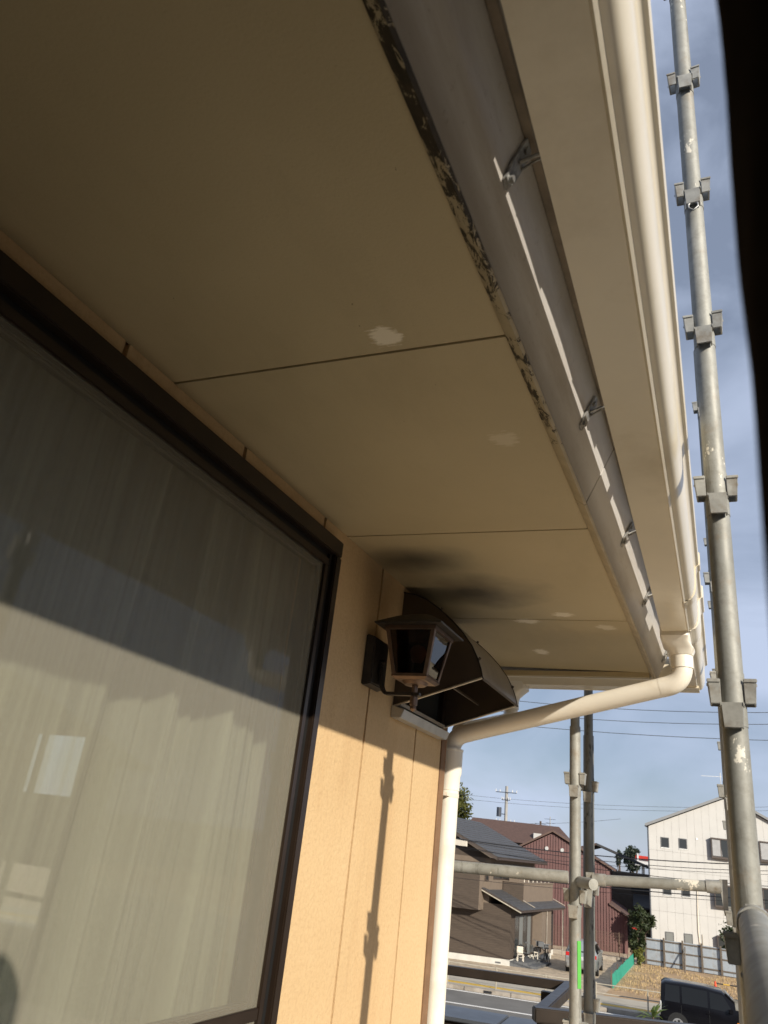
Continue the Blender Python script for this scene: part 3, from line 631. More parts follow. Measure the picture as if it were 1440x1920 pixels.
pole(1.074, 5.42, 0.0, H+2.6, H+.30, 'farthest scaffold pole in line behind the thick near pole', lean=(.004, 0))
pC = pole(.452, 3.60, 0.0, H+.58, H+.332, 'pale scaffold pole with green tape below the slanting downpipe', top=.12, lean=(-.004, 0))
MB().hexa([(.4675, 3.578, H-.46), (.4795, 3.590, H-.46), (.4795, 3.5925, H-.46), (.4675, 3.5815, H-.46), (.4665, 3.576, H-.29), (.4785, 3.588, H-.29), (.4785, 3.592, H-.29), (.4665, 3.580, H-.29)]).build('green_tape', 'tape_green', pC)
pole(.426, 4.12, 0.0, H+.62, H+.353, 'dark streaked scaffold pole just behind the green-taped one', mat='galvanised_dark', top=.35, dirs=((1, 0), (0, -1), (-1, 0)), pm='pocket_zinc', rp=.0268)
def ledger(p, q, label, r=.0214, mat='galvanised', heads=(1, 1)):
    p, q = Vector(p), Vector(q); o = thing('scaffold_rail', p, label, 'scaffold rail', 'horizontal scaffold rails'); d = (q-p).normalized()
    MB().tube([p, q], r, 28).build('tube', mat, o, smooth=40)
    for e, s_, on in ((p, 1, heads[0]), (q, -1, heads[1])):
        if not on: continue
        c = e+d*s_*.006; m = MB()
        m.tube([c-d*s_*.004, c+d*s_*.05], r+.0035, 24)
        sd = Vector((-d.y, d.x, 0)).normalized(); f0 = c-d*s_*.022
        def P(a, b, z): return f0+d*s_*a+sd*b+Vector((0, 0, z))
        m.hexa([P(-.004, -.010, -.095), P(.010, -.010, -.105), P(.010, .010, -.105), P(-.004, .010, -.095), P(-.010, -.013, .028), P(.022, -.013, .028), P(.022, .013, .028), P(-.010, .013, .028)])
        m.build('wedge_head', 'pocket_zinc', o, smooth=40)
    return o
ledger((.520, 3.63, H-.054), (1.028, 3.64, H-.022), 'short scaffold rail between the green-taped pole and the thick pole')
ledger((.436, 3.53, H-.055), (-1.2, 3.40, H-.10), 'scaffold rail running left behind the vertical downpipe', r=.0243, heads=(0, 0))
ledger((1.116, 1.655, H-.062), (1.128, -1.2, H-.155), 'thick scaffold rail coming towards the camera at lower right', r=.0262, heads=(1, 0))
ledger((.475, 3.585, H-.068), (.545, 3.50, H-.070), 'stub of a scaffold clamp bolted to the green-taped pole', r=.022, heads=(0, 0))

for i, (a, b, lab) in enumerate(((.74, .99, 'unseen dark plank nearest the wall, added to cut bounced light'), (1.0, 1.25, 'unseen dark middle plank under the camera, added to cut bounced light'), (1.26, 1.5, 'unseen dark outer plank under the camera, added to cut bounced light'))):
    tag(MB().box(a, b, -2.6, 1.35, H-1.06, H-1.02).build('unseen_plank', 'unseen_dark_timber', bevel=.004), lab, 'plank', 'unseen added planks')  # dark planks out of view, added to stop light bouncing up nearby
# dark rolled scaffold sheet tied up right beside the camera
sh = thing('rolled_sheet', (1.17, .27, H-.25), 'black rolled-up scaffold sheet hanging out of focus at the right edge', 'tarpaulin')
m = MB(); n = 40; rows = 60
for k in range(rows+1):
    z = H-.28+.69*k/rows; e = 1-max(0, (k-rows*.9)/(rows*.1))**2*.8
    for j in range(n):
        th = 2*math.pi*j/n
        r = (.052+.0035*math.sin(3*th+z*9)+.0025*mnoise.noise((math.cos(th)*2, math.sin(th)*2, z*14)))*e
        m.v.append(Vector((1.160+r*math.cos(th), .200+r*math.sin(th), z)))
for k in range(rows):
    for j in range(n): m.f.append((k*n+j, k*n+(j+1) % n, (k+1)*n+(j+1) % n, (k+1)*n+j))
m.f += [tuple(range(n))[::-1], tuple(rows*n+j for j in range(n))]
m.build('sheet', 'sheet_black', sh, smooth=60)
for zc in (H-.1,):
    MB().tube([(1.160+.0575*math.cos(i*math.pi/8), .200+.0575*math.sin(i*math.pi/8), zc) for i in range(17)], .003, 6).build('tie_cord', 'cable_black', sh, smooth=60)

# unseen sheet added behind the camera to keep light off the near soffit
m = MB(); n = 60
for (x0, y0_, x1, y1_) in ((.06, -.7, 1.7, -.7), (1.7, -.7, 1.7, -4.2)):
    k0 = len(m.v)
    for i in range(n+1):
        f = i/n; q = Vector((x0+(x1-x0)*f, y0_+(y1_-y0_)*f, 0)); w_ = .015*math.sin(i*1.1)
        for z in (H-3.6, H+2.4):
            for d in (0, .004): m.v.append(q+Vector((w_*(y0_ != y1_)+d*(y0_ != y1_), w_*(y0_ == y1_)+d*(y0_ == y1_), z)))
    for i in range(n):
        a = k0+4*i; b = a+4; m.f += [(a, b, b+2, a+2), (a+1, a+3, b+3, b+1), (a+2, b+2, b+3, a+3), (a, a+1, b+1, b)]
m.build('unseen_sheet', 'sheet_black', sh, smooth=60)

# ================================================================== BALCONY RAILING AND PARAPET
rl = thing('balcony_railing', (.1, 5, H-1.3), 'dark brown aluminium balcony railing with a stepped corner', 'railing')
def bar(p, q, w, h, name, mat, parent, bev=.006):
    p, q = Vector(p), Vector(q); d = (q-p); s_ = Vector((-d.y, d.x, 0)).normalized()*w/2; u = Vector((0, 0, h))
    return MB().hexa([p-s_-u, q-s_-u, q+s_-u, p+s_-u, p-s_, q-s_, q+s_, p+s_]).build(name, mat, parent, bevel=bev)
zr = H-.70
bar((-2.6, 4.98, zr-.02), (.05, 5.68, zr), .055, .054, 'top_rail', 'rail_brown', rl)
bar((.045, 5.72, zr), (.105, 4.55, zr), .07, .06, 'top_rail', 'rail_brown', rl)
bar((.072, 4.545, zr+.001), (2.2, 5.62, zr+.001), .07, .066, 'top_rail', 'rail_brown', rl)
for x, y in ((-.09, 5.63), (.115, 4.60), (.9, 5.0), (1.7, 5.4), (-1.3, 5.32)):
    MB().box(x-.03, x+.03, y-.03, y+.03, H-1.6, zr-.07).build('post', 'rail_brown', rl)
bar((-2.6, 4.98, H-1.25), (.05, 5.68, H-1.25), .04, .05, 'bottom_rail', 'rail_brown', rl)
bar((.1, 4.55, H-1.25), (2.2, 5.62, H-1.25), .04, .05, 'bottom_rail', 'rail_brown', rl)
pw = thing('parapet', (0, 7.6, 0), 'low dark parapet with a grey metal coping below the railing', 'parapet')
for i, (a, b) in enumerate(((-4.6, -2.62), (-2.61, -.86), (-.85, .9), (.91, 2.7), (2.71, 4.4))):
    m = MB(); f = lambda x: 7.72+.19*x
    z0 = H-1.285-.004*i
    m.hexa([(a, f(a)-.25, z0-.05), (b, f(b)-.25, z0-.05), (b, f(b)+.16, z0-.03), (a, f(a)+.16, z0-.03), (a, f(a)-.25, z0-.02), (b, f(b)-.25, z0-.02), (b, f(b)+.16, z0), (a, f(a)+.16, z0)])
    m.build('coping', 'coping_grey', pw, bevel=.006)
    MB().hexa([(a+.01, f(a)-.2, 0), (b-.01, f(b)-.2, 0), (b-.01, f(b)+.1, 0), (a+.01, f(a)+.1, 0), (a+.01, f(a)-.2, z0-.051), (b-.01, f(b)-.2, z0-.051), (b-.01, f(b)+.1, z0-.051), (a+.01, f(a)+.1, z0-.051)]).build('panel', 'rail_brown', pw)
# ================================================================== UNSEEN NEIGHBOUR ADDED TO CUT SIDE LIGHT
nb_ = thing('added_neighbour', (13, -1, 0), 'unseen grey house added beside the scaffold to cut side light', 'house')
MB().box(9, 17, -13, 11, 0, 6.2).build('wall', 'taupe_render', nb_)
MB().prism([(8.5, -13.5, 6.2), (17.5, -13.5, 6.2), (13, -13.5, 8.0)], [(8.5, 11.5, 6.2), (17.5, 11.5, 6.2), (13, 11.5, 8.0)]).build('roof', 'roof_slate', nb_)
for y in (-9, -5, -1, 3, 7):
    for z in (1.0, 3.9):
        w_ = MB().box(8.93, 8.99, y-.85, y+.85, z, z+1.2).build('window', 'trim_brown', nb_); MB().box(8.90, 8.928, y-.78, y+.78, z+.07, z+1.13).build('pane', 'house_glass', w_)
#BACKGROUND
# ================================================================== BROWN HOUSE ACROSS THE STREET
def unit(x, y): l = math.hypot(x, y); return (x/l, y/l)
def wpart(F, a0, a1, b0, b1, z0, z1, name, mat, parent, **k): return MB().fbox(F, a0, a1, b0, b1, z0, z1).build(name, mat, parent, **k)
KB = (-10.54, 45.58); u1 = unit(.935, .355); u2 = unit(.055, .998)
BF = frame(KB, u1, u2)
bh = thing('brown_house', (KB[0], KB[1], 0), 'dark brown two-storey house with slate roofs and a white base', 'house')
wpart(BF, -9, 0, 0, 9.0, .40, 3.0, 'ground_floor_wall', 'siding_courses', bh)
wpart(BF, -9, .012, -.012, 9.012, 0, .398, 'foundation', 'found_white', bh)
wpart(BF, -9, .03, -.03, 9.03, .40, .44, 'base_flashing', 'trim_brown', bh)
wpart(BF, -.75, -.45, -.02, -.011, .16, .24, 'base_vent', 'slate_step', bh)
wpart(BF, -9, -1.25, .02, 9.0, 3.0, 5.25, 'upper_wall', 'taupe_render', bh)
wpart(BF, -9, -1.55, -.75, .02, 2.62, 5.0, 'upper_bay', 'siding_courses', bh)
wpart(BF, -1.549, -1.53, -.74, .02, 2.64, 5.0, 'bay_side', 'taupe_render', bh)
# lean-to roof down the right side
def slab(F, pts, t, name, mat, parent):    # pts: list of (a,b,z) corners of the upper face
    A = [F(a, b, z-t) for a, b, z in pts]; B = [F(*q) for q in pts]; return MB().prism(A, B).build(name, mat, parent)
lr = slab(BF, [(-1.5, -.45, 3.72), (.70, -.45, 2.82), (.70, 9.3, 2.82), (-1.5, 9.3, 3.72)], .10, 'lean_to_roof', 'trim_brown', bh)
for i in range(8):
    a0, a1 = -1.5+2.2*i/8, -1.5+2.2*(i+1)/8+.03; za, zb = 3.745-.9*i/8, 3.745-.9*(i+1)/8-.012
    for j in range(12):
        b0 = -.45+9.75*j/12+.01; b1 = -.45+9.75*(j+1)/12-.01
        MB().prism([BF(a0, b0, za-.018), BF(a1, b0, zb-.0), BF(a1, b1, zb), BF(a0, b1, za-.018)], [BF(a0, b0, za), BF(a1, b0, zb+.028), BF(a1, b1, zb+.028), BF(a0, b1, za)]).build('tile', 'roof_slate', lr)
for b in (2.35, 9.25):
    MB().tube([BF(-.1, b, 3.25), BF(.66, b, 2.93)], .028, 8).build('roof_drain', 'kerb_concrete', lr)
MB().tube([BF(-1.52, -.47, 3.62), BF(.70, -.47, 2.72)], .03, 8).build('verge_trim', 'rail_steel', lr)
# balcony box
wpart(BF, -1.2, .0, 2.35, 8.8, 3.05, 4.12, 'balcony_wall', 'taupe_render', bh)
wpart(BF, -1.2, -.02, 2.31, 2.349, 3.05, 4.12, 'balcony_front', 'siding_courses', bh)
wpart(BF, -1.25, .05, 2.27, 8.85, 4.121, 4.18, 'balcony_cap', 'taupe_render', bh)
for b in (2.5, 3.4, 4.3, 5.2, 6.1, 7.0, 7.9): wpart(BF, -.05, -.02, b, b+.04, 4.18, 4.34, 'balcony_post', 'plastic_white', bh)
# windows
def win_on(F, a0, a1, b, z0, z1, parent, depth=.06, mull=1, fm='trim_brown', pm='house_glass', axis='a', proud=.03):
    """window on a wall facing -b (axis a) or facing +a (axis b)"""
    if axis == 'a': fx = lambda q, d, z: F(q, b-d, z)
    else: fx = lambda q, d, z: F(b+d, q, z)
    def bxx(m, q0, q1, d0, d1, z0_, z1_): m.hexa([fx(q0, d0, z0_), fx(q1, d0, z0_), fx(q1, d1, z0_), fx(q0, d1, z0_), fx(q0, d0, z1_), fx(q1, d0, z1_), fx(q1, d1, z1_), fx(q0, d1, z1_)]); return m
    w = .05; m = MB(); d0, d1 = .003, proud+.01
    bxx(m, a0, a1, d0, d1, z0, z0+w); bxx(m, a0, a1, d0, d1, z1-w, z1); bxx(m, a0, a0+w, d0, d1, z0+w, z1-w); bxx(m, a1-w, a1, d0, d1, z0+w, z1-w)
    for i in range(1, mull+1):
        q = a0+(a1-a0)*i/(mull+1); bxx(m, q-.02, q+.02, d0, d1-.004, z0+w, z1-w)
    fr_ = m.build('window', fm, parent)
    for i in range(mull+1):
        qa = a0+w+(a1-a0-2*w)*i/(mull+1)+.01; qb = a0+w+(a1-a0-2*w)*(i+1)/(mull+1)-.01
        bxx(MB(), qa, qb, .004, proud*.5+.004, z0+w-.004, z1-w+.004).build('pane', pm if isinstance(pm, str) else pm[i % len(pm)], fr_)
    return fr_
win_on(BF, .7, 3.9, 0, .42, 2.5, bh, mull=3, axis='b', pm=('house_glass', 'blind_grey'))
wpart(BF, .0, .55, 4.3, 6.4, .4, 2.85, 'pilaster', 'taupe_render', bh)
wpart(BF, .0, .57, 4.28, 6.42, 0, .40, 'pilaster_base', 'found_white', bh)
win_on(BF, 6.5, 8.9, 0, .6, 2.55, bh, mull=2, axis='b')
for b in (5.2, 9.0): MB().tube([BF(.60, b, .1), BF(.60, b, 2.75)], .035, 8).build('drain', 'kerb_concrete', bh)
win_on(BF, .6, 8.5, -1.25, 4.2, 5.05, bh, mull=4, axis='b')
win_on(BF, -1.49, -1.28, .02, 4.1, 4.6, bh, mull=0, axis='a')
# main gable roof, ridge running away
mr_ = slab(BF, [(-5.2, -.75, 7.36), (-.62, -.75, 5.36), (-.62, 9.6, 5.36), (-5.2, 9.6, 7.36)], .16, 'main_roof', 'trim_brown', bh)
slab(BF, [(-5.2, -.75, 7.36), (-5.2, 9.6, 7.36), (-9.8, 9.6, 5.36), (-9.8, -.75, 5.36)], .16, 'far_slope', 'trim_brown', bh)
for i in range(16):
    a0, a1 = -5.2+4.58*i/16, -5.2+4.58*(i+1)/16+.04; za, zb = 7.385-2.0*i/16, 7.385-2.0*(i+1)/16-.014
    for j in range(9):
        b0 = -.78+10.4*j/9+.012; b1 = -.78+10.4*(j+1)/9-.012
        MB().prism([BF(a0, b0, za-.02), BF(a1, b0, zb), BF(a1, b1, zb), BF(a0, b1, za-.02)], [BF(a0, b0, za), BF(a1, b0, zb+.035), BF(a1, b1, zb+.035), BF(a0, b1, za)]).build('tile', 'roof_slate', mr_)
MB().prism([BF(-9, .02, 5.25), BF(-1.25, .02, 5.25), BF(-5.2, .02, 7.15)], [BF(-9, .2, 5.25), BF(-1.25, .2, 5.25), BF(-5.2, .2, 7.15)]).build('gable', 'siding_courses', bh)
MB().tube([BF(-.60, -.75, 5.26), BF(-.60, 9.6, 5.26)], .05, 8).build('eave_gutter', 'trim_brown', bh, smooth=40)
# steps at the door
stp = thing('front_steps', BF(.6, 1.6, .1), 'dark slate-clad front steps at the corner of the brown house', 'steps')
for i, (a1, b1, z1) in enumerate(((.95, 3.4, .34), (1.45, 3.1, .22))):
    for j in range(4):
        q0 = -.02+(a1+.02)*j/4; q1 = -.02+(a1+.02)*(j+1)/4
        wpart(BF, q0+.005, q1-.005, .05+.02*i, b1, .0 if i == 0 else .0, z1-(.001*j), 'step_slab', 'slate_step', stp)
# garden chair, stool, table beside the door
def placed(loc, rz, sc=1.0):
    c, s_ = math.cos(rz), math.sin(rz)
    return lambda x, y, z: Vector((loc[0]+sc*(c*x-s_*y), loc[1]+sc*(s_*x+c*y), loc[2]+sc*z))
def chair(loc, rz, label, back=True):
    T = placed(loc, rz, .78); o = thing('garden_chair' if back else 'stool', loc, label, 'chair' if back else 'stool')
    hx = lambda m, x0, x1, y0, y1, z0, z1: m.hexa([T(x0, y0, z0), T(x1, y0, z0), T(x1, y1, z0), T(x0, y1, z0), T(x0, y0, z1), T(x1, y0, z1), T(x1, y1, z1), T(x0, y1, z1)])
    hx(MB(), -.23, .23, -.22, .22, .40, .44).build('seat', 'plastic_white', o, bevel=.01)
    if back: hx(MB(), -.22, .22, .19, .23, .46, .88).build('backrest', 'plastic_white', o, bevel=.015)
    for x in (-.2, .2):
        for y in (-.19, .19): hx(MB(), x-.025, x+.025, y-.025, y+.025, 0, .40).build('leg', 'plastic_white', o)
    return o
chair(BF(.42, .55, .34), .4, 'white plastic garden chair by the brown house door')
chair(BF(.55, 2.7, .34), 2.4, 'beige plastic chair on the steps behind the bicycle with a basket')
def bicycle(loc, rz, label, mat='cable_black'):
    T = placed(loc, rz); o = thing('bicycle', loc, label, 'bicycle', 'bicycles by the brown house')
    for x in (-.52, .52):
        m = MB(); m.tube([T(x+.33*math.cos(i*math.pi/10), 0, .35+.33*math.sin(i*math.pi/10)) for i in range(21)], .022, 6, cap=False)
        w_ = m.build('wheel', 'tyre', o)
        m = MB()
        for i in range(8): m.tube([T(x, 0, .35), T(x+.32*math.cos(i*math.pi/4), 0, .35+.32*math.sin(i*math.pi/4))], .004, 4)
        tag(m.build('spokes', 'rim_silver', w_), kind='stuff')
    m = MB(); P_ = {'r': T(-.52, 0, .35), 'f': T(.52, 0, .35), 'b': T(-.08, 0, .30), 's': T(-.22, 0, .78), 'h': T(.36, 0, .80)}
    m.tube([P_['r'], P_['b'], P_['h'], P_['f']], .018, 6); m.tube([P_['r'], P_['s'], P_['b']], .015, 6); m.build('bike_frame', mat, o)
    MB().tube([P_['h'], T(.33, 0, .98), T(.25, -.26, 1.0)], .014, 6).tube([T(.33, 0, .98), T(.25, .26, 1.0)], .014, 6).build('handlebar', 'rim_silver', o)
    MB().fbox(lambda a, b, z: T(a, b, z), -.34, -.12, -.08, .08, .80, .86).build('saddle', mat, o, bevel=.02)
    MB().fbox(lambda a, b, z: T(a, b, z), .42, .74, -.17, .17, .72, .96).build('basket', 'slate_step', o)
    return o
bicycle((-9.25, 49.0, .1), 1.95, 'black bicycle standing on the gravel beside the silver car')
bicycle(tuple(BF(.62, 1.7, .34)), .55, 'bicycle with a dark basket parked on the front steps', 'slate_step')
ob = thing('planter', BF(-.5, 3.0, 4.2), 'row of colourful potted flowers on the brown house balcony', 'planter')
wpart(BF, -.9, -.3, 2.45, 4.3, 4.18, 4.36, 'pot_box', 'taupe_render', ob)

# ================================================================== TREES AND SHRUBS
def leaves(m, c, rad, n, size, seed):
    rr = random.Random(seed); c = Vector(c)
    cl = []
    for i in range(max(6, n//60)):
        d = Vector((rr.gauss(0, 1), rr.gauss(0, 1), rr.gauss(0, 1))).normalized()*rr.uniform(.25, 1)**.5
        cl.append((Vector((d.x*rad[0], d.y*rad[1], d.z*rad[2])), rr.uniform(.22, .42)))
    for i in range(n):
        k, r_ = cl[rr.randrange(len(cl))]
        p = c+k+Vector((rr.gauss(0, .5)*r_*rad[0], rr.gauss(0, .5)*r_*rad[1], rr.gauss(0, .5)*r_*rad[2]))
        a = Vector((rr.gauss(0, 1), rr.gauss(0, 1), rr.gauss(0, .7))).normalized(); b = a.cross(Vector((rr.gauss(0, 1), rr.gauss(0, 1), rr.gauss(0, 1)))).normalized()
        s_ = size*rr.uniform(.6, 1.4); k0 = len(m.v)
        m.v += [p-a*s_, p+b*s_*.45, p+a*s_, p-b*s_*.45]; m.f.append((k0, k0+1, k0+2, k0+3))
def tree(name, base, h, rad, n, size, mat, label, cat='tree', group=None, seed=1, cz=.65):
    o = thing(name, base, label, cat, group); bx, by, bz = base; rr = random.Random(seed)
    m = MB().tube([(bx, by, bz), (bx+.05*h*.2, by, bz+h*.35), (bx, by, bz+h*.85)], [h*.03, h*.022, h*.006], 8)
    for i in range(6):
        th = rr.uniform(0, 6.28); z = bz+h*rr.uniform(.35, .7)
        m.tube([(bx, by, z), (bx+rad[0]*.75*math.cos(th), by+rad[1]*.75*math.sin(th), z+h*.18)], [h*.012, h*.004], 5)
    m.build('trunk', 'bark', o)
    m = MB(); leaves(m, (bx, by, bz+h*cz), rad, n, size, seed); cr_ = m.build('crown', mat, o)
    return o
tree('shrub', (-5.15, 57.0, .1), 2.5, (.42, .4, .85), 1800, .12, 'leaf_dark', 'dark leafy shrub at the end of the green fence', 'shrub', seed=3, cz=.52)
tree('shrub', (-5.05, 56.6, .1), 1.2, (.28, .25, .5), 700, .09, 'leaf_lime', 'small lime green shrub at the foot of the dark shrub', 'shrub', seed=5, cz=.45)
tree('shrub', (-5.3, 61.5, .1), 3.2, (.8, .7, .75), 2200, .11, 'leaf_dark', 'bushy dark shrub in the gap between red and white buildings', 'shrub', seed=9, cz=.72)
tree('shrub', (.9, 60.4, .1), 2.9, (1.3, 1.0, 1.2), 3000, .12, 'leaf_dark', 'rounded dark shrub before the white building behind the poles', 'shrub', seed=11, cz=.55)
tree('tree', (-25.2, 76, 0), 11.0, (2.2, 2.2, 2.7), 6000, .22, 'leaf_olive', 'olive green tree rising behind the brown house roof', seed=13, cz=.80)
tree('pine_tree', (-12.45, 120, 0), 8.7, (1.05, 1.0, 1.5), 2600, .20, 'leaf_blue', 'dark pine on the skyline left of the white building', seed=17, cz=.80)
tree('pine_tree', (-15.2, 128, 0), 8.6, (.5, .5, 1.2), 900, .18, 'leaf_blue', 'small distant conifer beside the larger skyline pine', seed=19, cz=.82)
fl = MB(); leaves(fl, (-5.2, 56.6, 2.15), (.14, .14, .08), 40, .045, 4)
tag(fl.build('blossom', 'flower_red'), 'cluster of red flowers on top of the dark shrub', 'flowers')
# leafy plant poking up at the kerb in front of the black van
pl_ = thing('palm_plant', (-1.05, 22.3, .0), 'spiky yellow-green plant in front of the black van wheel', 'plant')
tipz = 2.75
MB().tube([(-1.05, 22.3, 0), (-1.03, 22.3, tipz-.4)], [.04, .02], 8).build('stem', 'bark', pl_)
rr = random.Random(21)
for i in range(17):
    th = rr.uniform(0, 6.28); el = rr.uniform(-.1, 1.1); L_ = rr.uniform(.3, .55)
    d = Vector((math.cos(th)*math.cos(el), math.sin(th)*math.cos(el), math.sin(el))); s_ = Vector((-math.sin(th), math.cos(th), 0))*.045
    c0 = Vector((-1.03, 22.3, tipz-.42)); c1 = c0+d*L_*.55+Vector((0, 0, .03)); c2 = c0+d*L_-Vector((0, 0, .1*L_))
    MB().add([c0-s_*.3, c0+s_*.3, c1+s_, c2, c1-s_], [(0, 1, 2, 3, 4)]).build('leaf', 'leaf_fresh', pl_)

# ================================================================== RED STEEL-CLAD BUILDING
KR = (-6.41, 62.7); ur = unit(.9, .436); vr = unit(-.12, .99)
RFm = frame(KR, ur, vr)
rb = thing('red_building', (KR[0], KR[1], 0), 'maroon corrugated steel building with a low gable roof', 'building')
D_ = 14
out = [(-9.6, 0), (0.0, 0), (0.0, 2.42), (-1.24, 3.06), (-1.24, 5.45), (-1.6, 5.60), (-5.47, 7.40), (-9.6, 5.2)]
MB().prism([RFm(a, 0, z) for a, z in out], [RFm(a, D_, z) for a, z in out]).build('wall', 'red_steel', rb)
def rtop(a):
    if a > -1.24: return 2.42+(0-a)*.64/1.24
    if a > -1.6: return 5.45
    return 5.60+(-1.6-a)*1.8/3.87 if a > -5.47 else 7.40-(-5.47-a)*2.2/4.13
nrib = 46
for i in range(nrib):
    a = -9.55+9.5*i/nrib
    if a+.09 > -.01: break
    z1 = min(rtop(a), rtop(a+.09))-.03
    MB().fbox(RFm, a, a+.09, -.055, -.001, .1, z1).build('rib', 'red_steel', rb)
slab(RFm, [(-5.47, -.25, 7.62), (-.80, -.25, 5.42), (-.80, D_+.3, 5.42), (-5.47, D_+.3, 7.62)], .14, 'roof', 'roof_brown', rb)
slab(RFm, [(-5.47, -.25, 7.62), (-5.47, D_+.3, 7.62), (-9.9, D_+.3, 5.25), (-9.9, -.25, 5.25)], .14, 'roof', 'roof_brown', rb)
slab(RFm, [(-1.30, -.2, 3.20), (.18, -.2, 2.44), (.18, D_*.4, 2.44), (-1.30, D_*.4, 3.20)], .10, 'lower_roof', 'roof_brown', rb)
for a in (-5.9, -4.75):
    MB().tube([RFm(a, -.02, 6.33), RFm(a, -.16, 6.30)], [.12, .13], 12).build('vent_cap', 'porcelain', rb, smooth=40)
# dark tiled house squeezed between red and white buildings
db = thing('dark_house', (-4.5, 80, 0), 'dark tiled house in shade between the red and white buildings', 'house')
DF = frame((-8.4, 79), unit(1, .1), unit(-.1, 1))
wpart(DF, -9, 3.4, 0, 9, 0, 5.3, 'wall', 'siding_brown', db)
slab(DF, [(-2.6, -.5, 7.5), (4.6, -.5, 5.2), (4.6, 9.5, 5.2), (-2.6, 9.5, 7.5)], .2, 'roof', 'roof_slate', db)
slab(DF, [(-2.6, -.5, 7.5), (-2.6, 9.5, 7.5), (-10, 9.5, 5.2), (-10, -.5, 5.2)], .2, 'roof', 'roof_brown', db)
wpart(DF, 1.2, 4.4, -2.6, -.02, 0, 2.6, 'porch_wall', 'siding_brown', db)
slab(DF, [(.6, -.02, 3.6), (.6, -3.6, 2.7), (4.8, -3.6, 2.7), (4.8, -.02, 3.6)], .15, 'porch_roof', 'roof_slate', db)
win_on(DF, .4, 2.6, 0, 3.7, 4.9, db, mull=1)
bb = thing('far_house', (-24, 92, 0), 'distant brown tiled roof with a white dormer beyond the red building', 'house')
FF = frame((-24, 92), unit(.95, .3), unit(-.3, .95))
wpart(FF, -4, 8, 0, 8, 0, 7.2, 'wall', 'siding_brown', bb)
MB().prism([FF(-5, -.6, 7.0), FF(9, -.6, 7.0), FF(7.2, 4, 9.35), FF(-3.2, 4, 9.35)], [FF(-5, 8.6, 7.0), FF(9, 8.6, 7.0), FF(7.2, 4.1, 9.35), FF(-3.2, 4.1, 9.35)]).build('roof', 'roof_brown', bb)
wpart(FF, 3.9, 4.8, .6, 1.6, 7.3, 8.25, 'dormer', 'alc_white', bb)

# ================================================================== WHITE BUILDING
KW = (-5.106, 66.43); uw = unit(.9, .44); vw = unit(.02, 1)
WF = frame(KW, uw, vw); LW, PK = 12.84, 6.42
wb_ = thing('white_building', (KW[0], KW[1], 0), 'tall three-storey white panel-clad building with a grey gable roof', 'building')
def wtop(a): return 8.84+(11.62-8.84)*(1-abs(a-PK)/PK)
core = [(0.02, 0), (LW-.02, 0), (LW-.02, wtop(LW-.02)-.03), (PK, wtop(PK)-.03), (.02, wtop(.02)-.03)]
MB().prism([WF(a, .03, z) for a, z in core], [WF(a, 11, z) for a, z in core]).build('core_wall', 'kerb_concrete', wb_)
rows = [0, 2.95, 5.85, 7.15, 99]; wn_ = 21; pw_ = LW/wn_
for i in range(wn_):
    a0, a1 = i*pw_+.005, (i+1)*pw_-.005
    for r in range(4):
        z0 = rows[r]+.006; za, zb = min(rows[r+1]-.006, wtop(a0)-.02), min(rows[r+1]-.006, wtop(a1)-.02)
        if r == 3 and i == 10: pass
        d = -.002*((i*7+r*3) % 3)
        MB().prism([WF(a0, .029, z0), WF(a1, .029, z0), WF(a1, .029, zb), WF(a0, .029, za)], [WF(a0, d, z0), WF(a1, d, z0), WF(a1, d, zb), WF(a0, d, za)]).build('wall_panel', 'alc_white', wb_)
slab(WF, [(-.25, -.35, 8.97), (PK, -.35, 11.86), (PK, 11.4, 11.86), (-.25, 11.4, 8.97)], .20, 'roof', 'grey_roof', wb_)
slab(WF, [(PK, -.35, 11.86), (LW+.25, -.35, 8.97), (LW+.25, 11.4, 8.97), (PK, 11.4, 11.86)], .20, 'roof', 'grey_roof', wb_)
MB().tube([WF(-.05, -.08, .1), WF(-.05, -.08, 8.72)], .055, 8).build('drain', 'coping_grey', wb_, smooth=40)
MB().tube([WF(-.2, -.36, 8.80), WF(-.2, 8, 8.80)], .07, 8).build('eave_gutter', 'coping_grey', wb_, smooth=40)
for (a0, z0) in ((.94, 7.40), (2.36, 7.46), (.96, 4.10), (2.40, 4.13), (1.0, .90), (2.42, .92)):
    win_on(WF, a0, a0+.65, -.005, z0, z0+.74 if z0 > 1 else z0+.72, wb_, mull=0, fm='slate_step', pm='house_glass' if z0 > 1 else 'blind_grey')
    wpart(WF, a0-.03, a0+.68, -.05, -.006, z0-.05, z0-.002, 'sill', 'aluminium', wb_)
def bay(a0, a1, z0, z1, curtain):
    g_ = wpart(WF, a0, a1, -.42, -.008, z0, z0+.14, 'bay_window', 'trim_brown', wb_)
    for q in ((a0, a1, -.46, -.008, z1-.10, z1), (a0, a0+.07, -.42, -.008, z0+.14, z1-.10), (a1-.07, a1, -.42, -.008, z0+.14, z1-.10), ((a0+a1)/2-.03, (a0+a1)/2+.03, -.42, -.36, z0+.14, z1-.1)):
        wpart(WF, *q, 'frame', 'trim_brown', g_)
    wpart(WF, a0+.07, a1-.07, -.40, -.385, z0+.14, z1-.10, 'pane', 'house_glass', g_)
    if curtain:
        m = MB(); n = 24
        for k in range(2):
            for i in range(n+1):
                q = a0+.10+(a1-a0)*.42*i/n; m.v.append(WF(q+.10*(1-k)*(i/n), -.408+.004*math.sin(i*1.5), z0+.18+(z1-z0-.32)*k))
        for i in range(n): m.f.append((i, i+1, n+2+i, n+1+i))
        for v in m.v: pass
        m.build('curtain', 'curtain_white', g_, smooth=60)
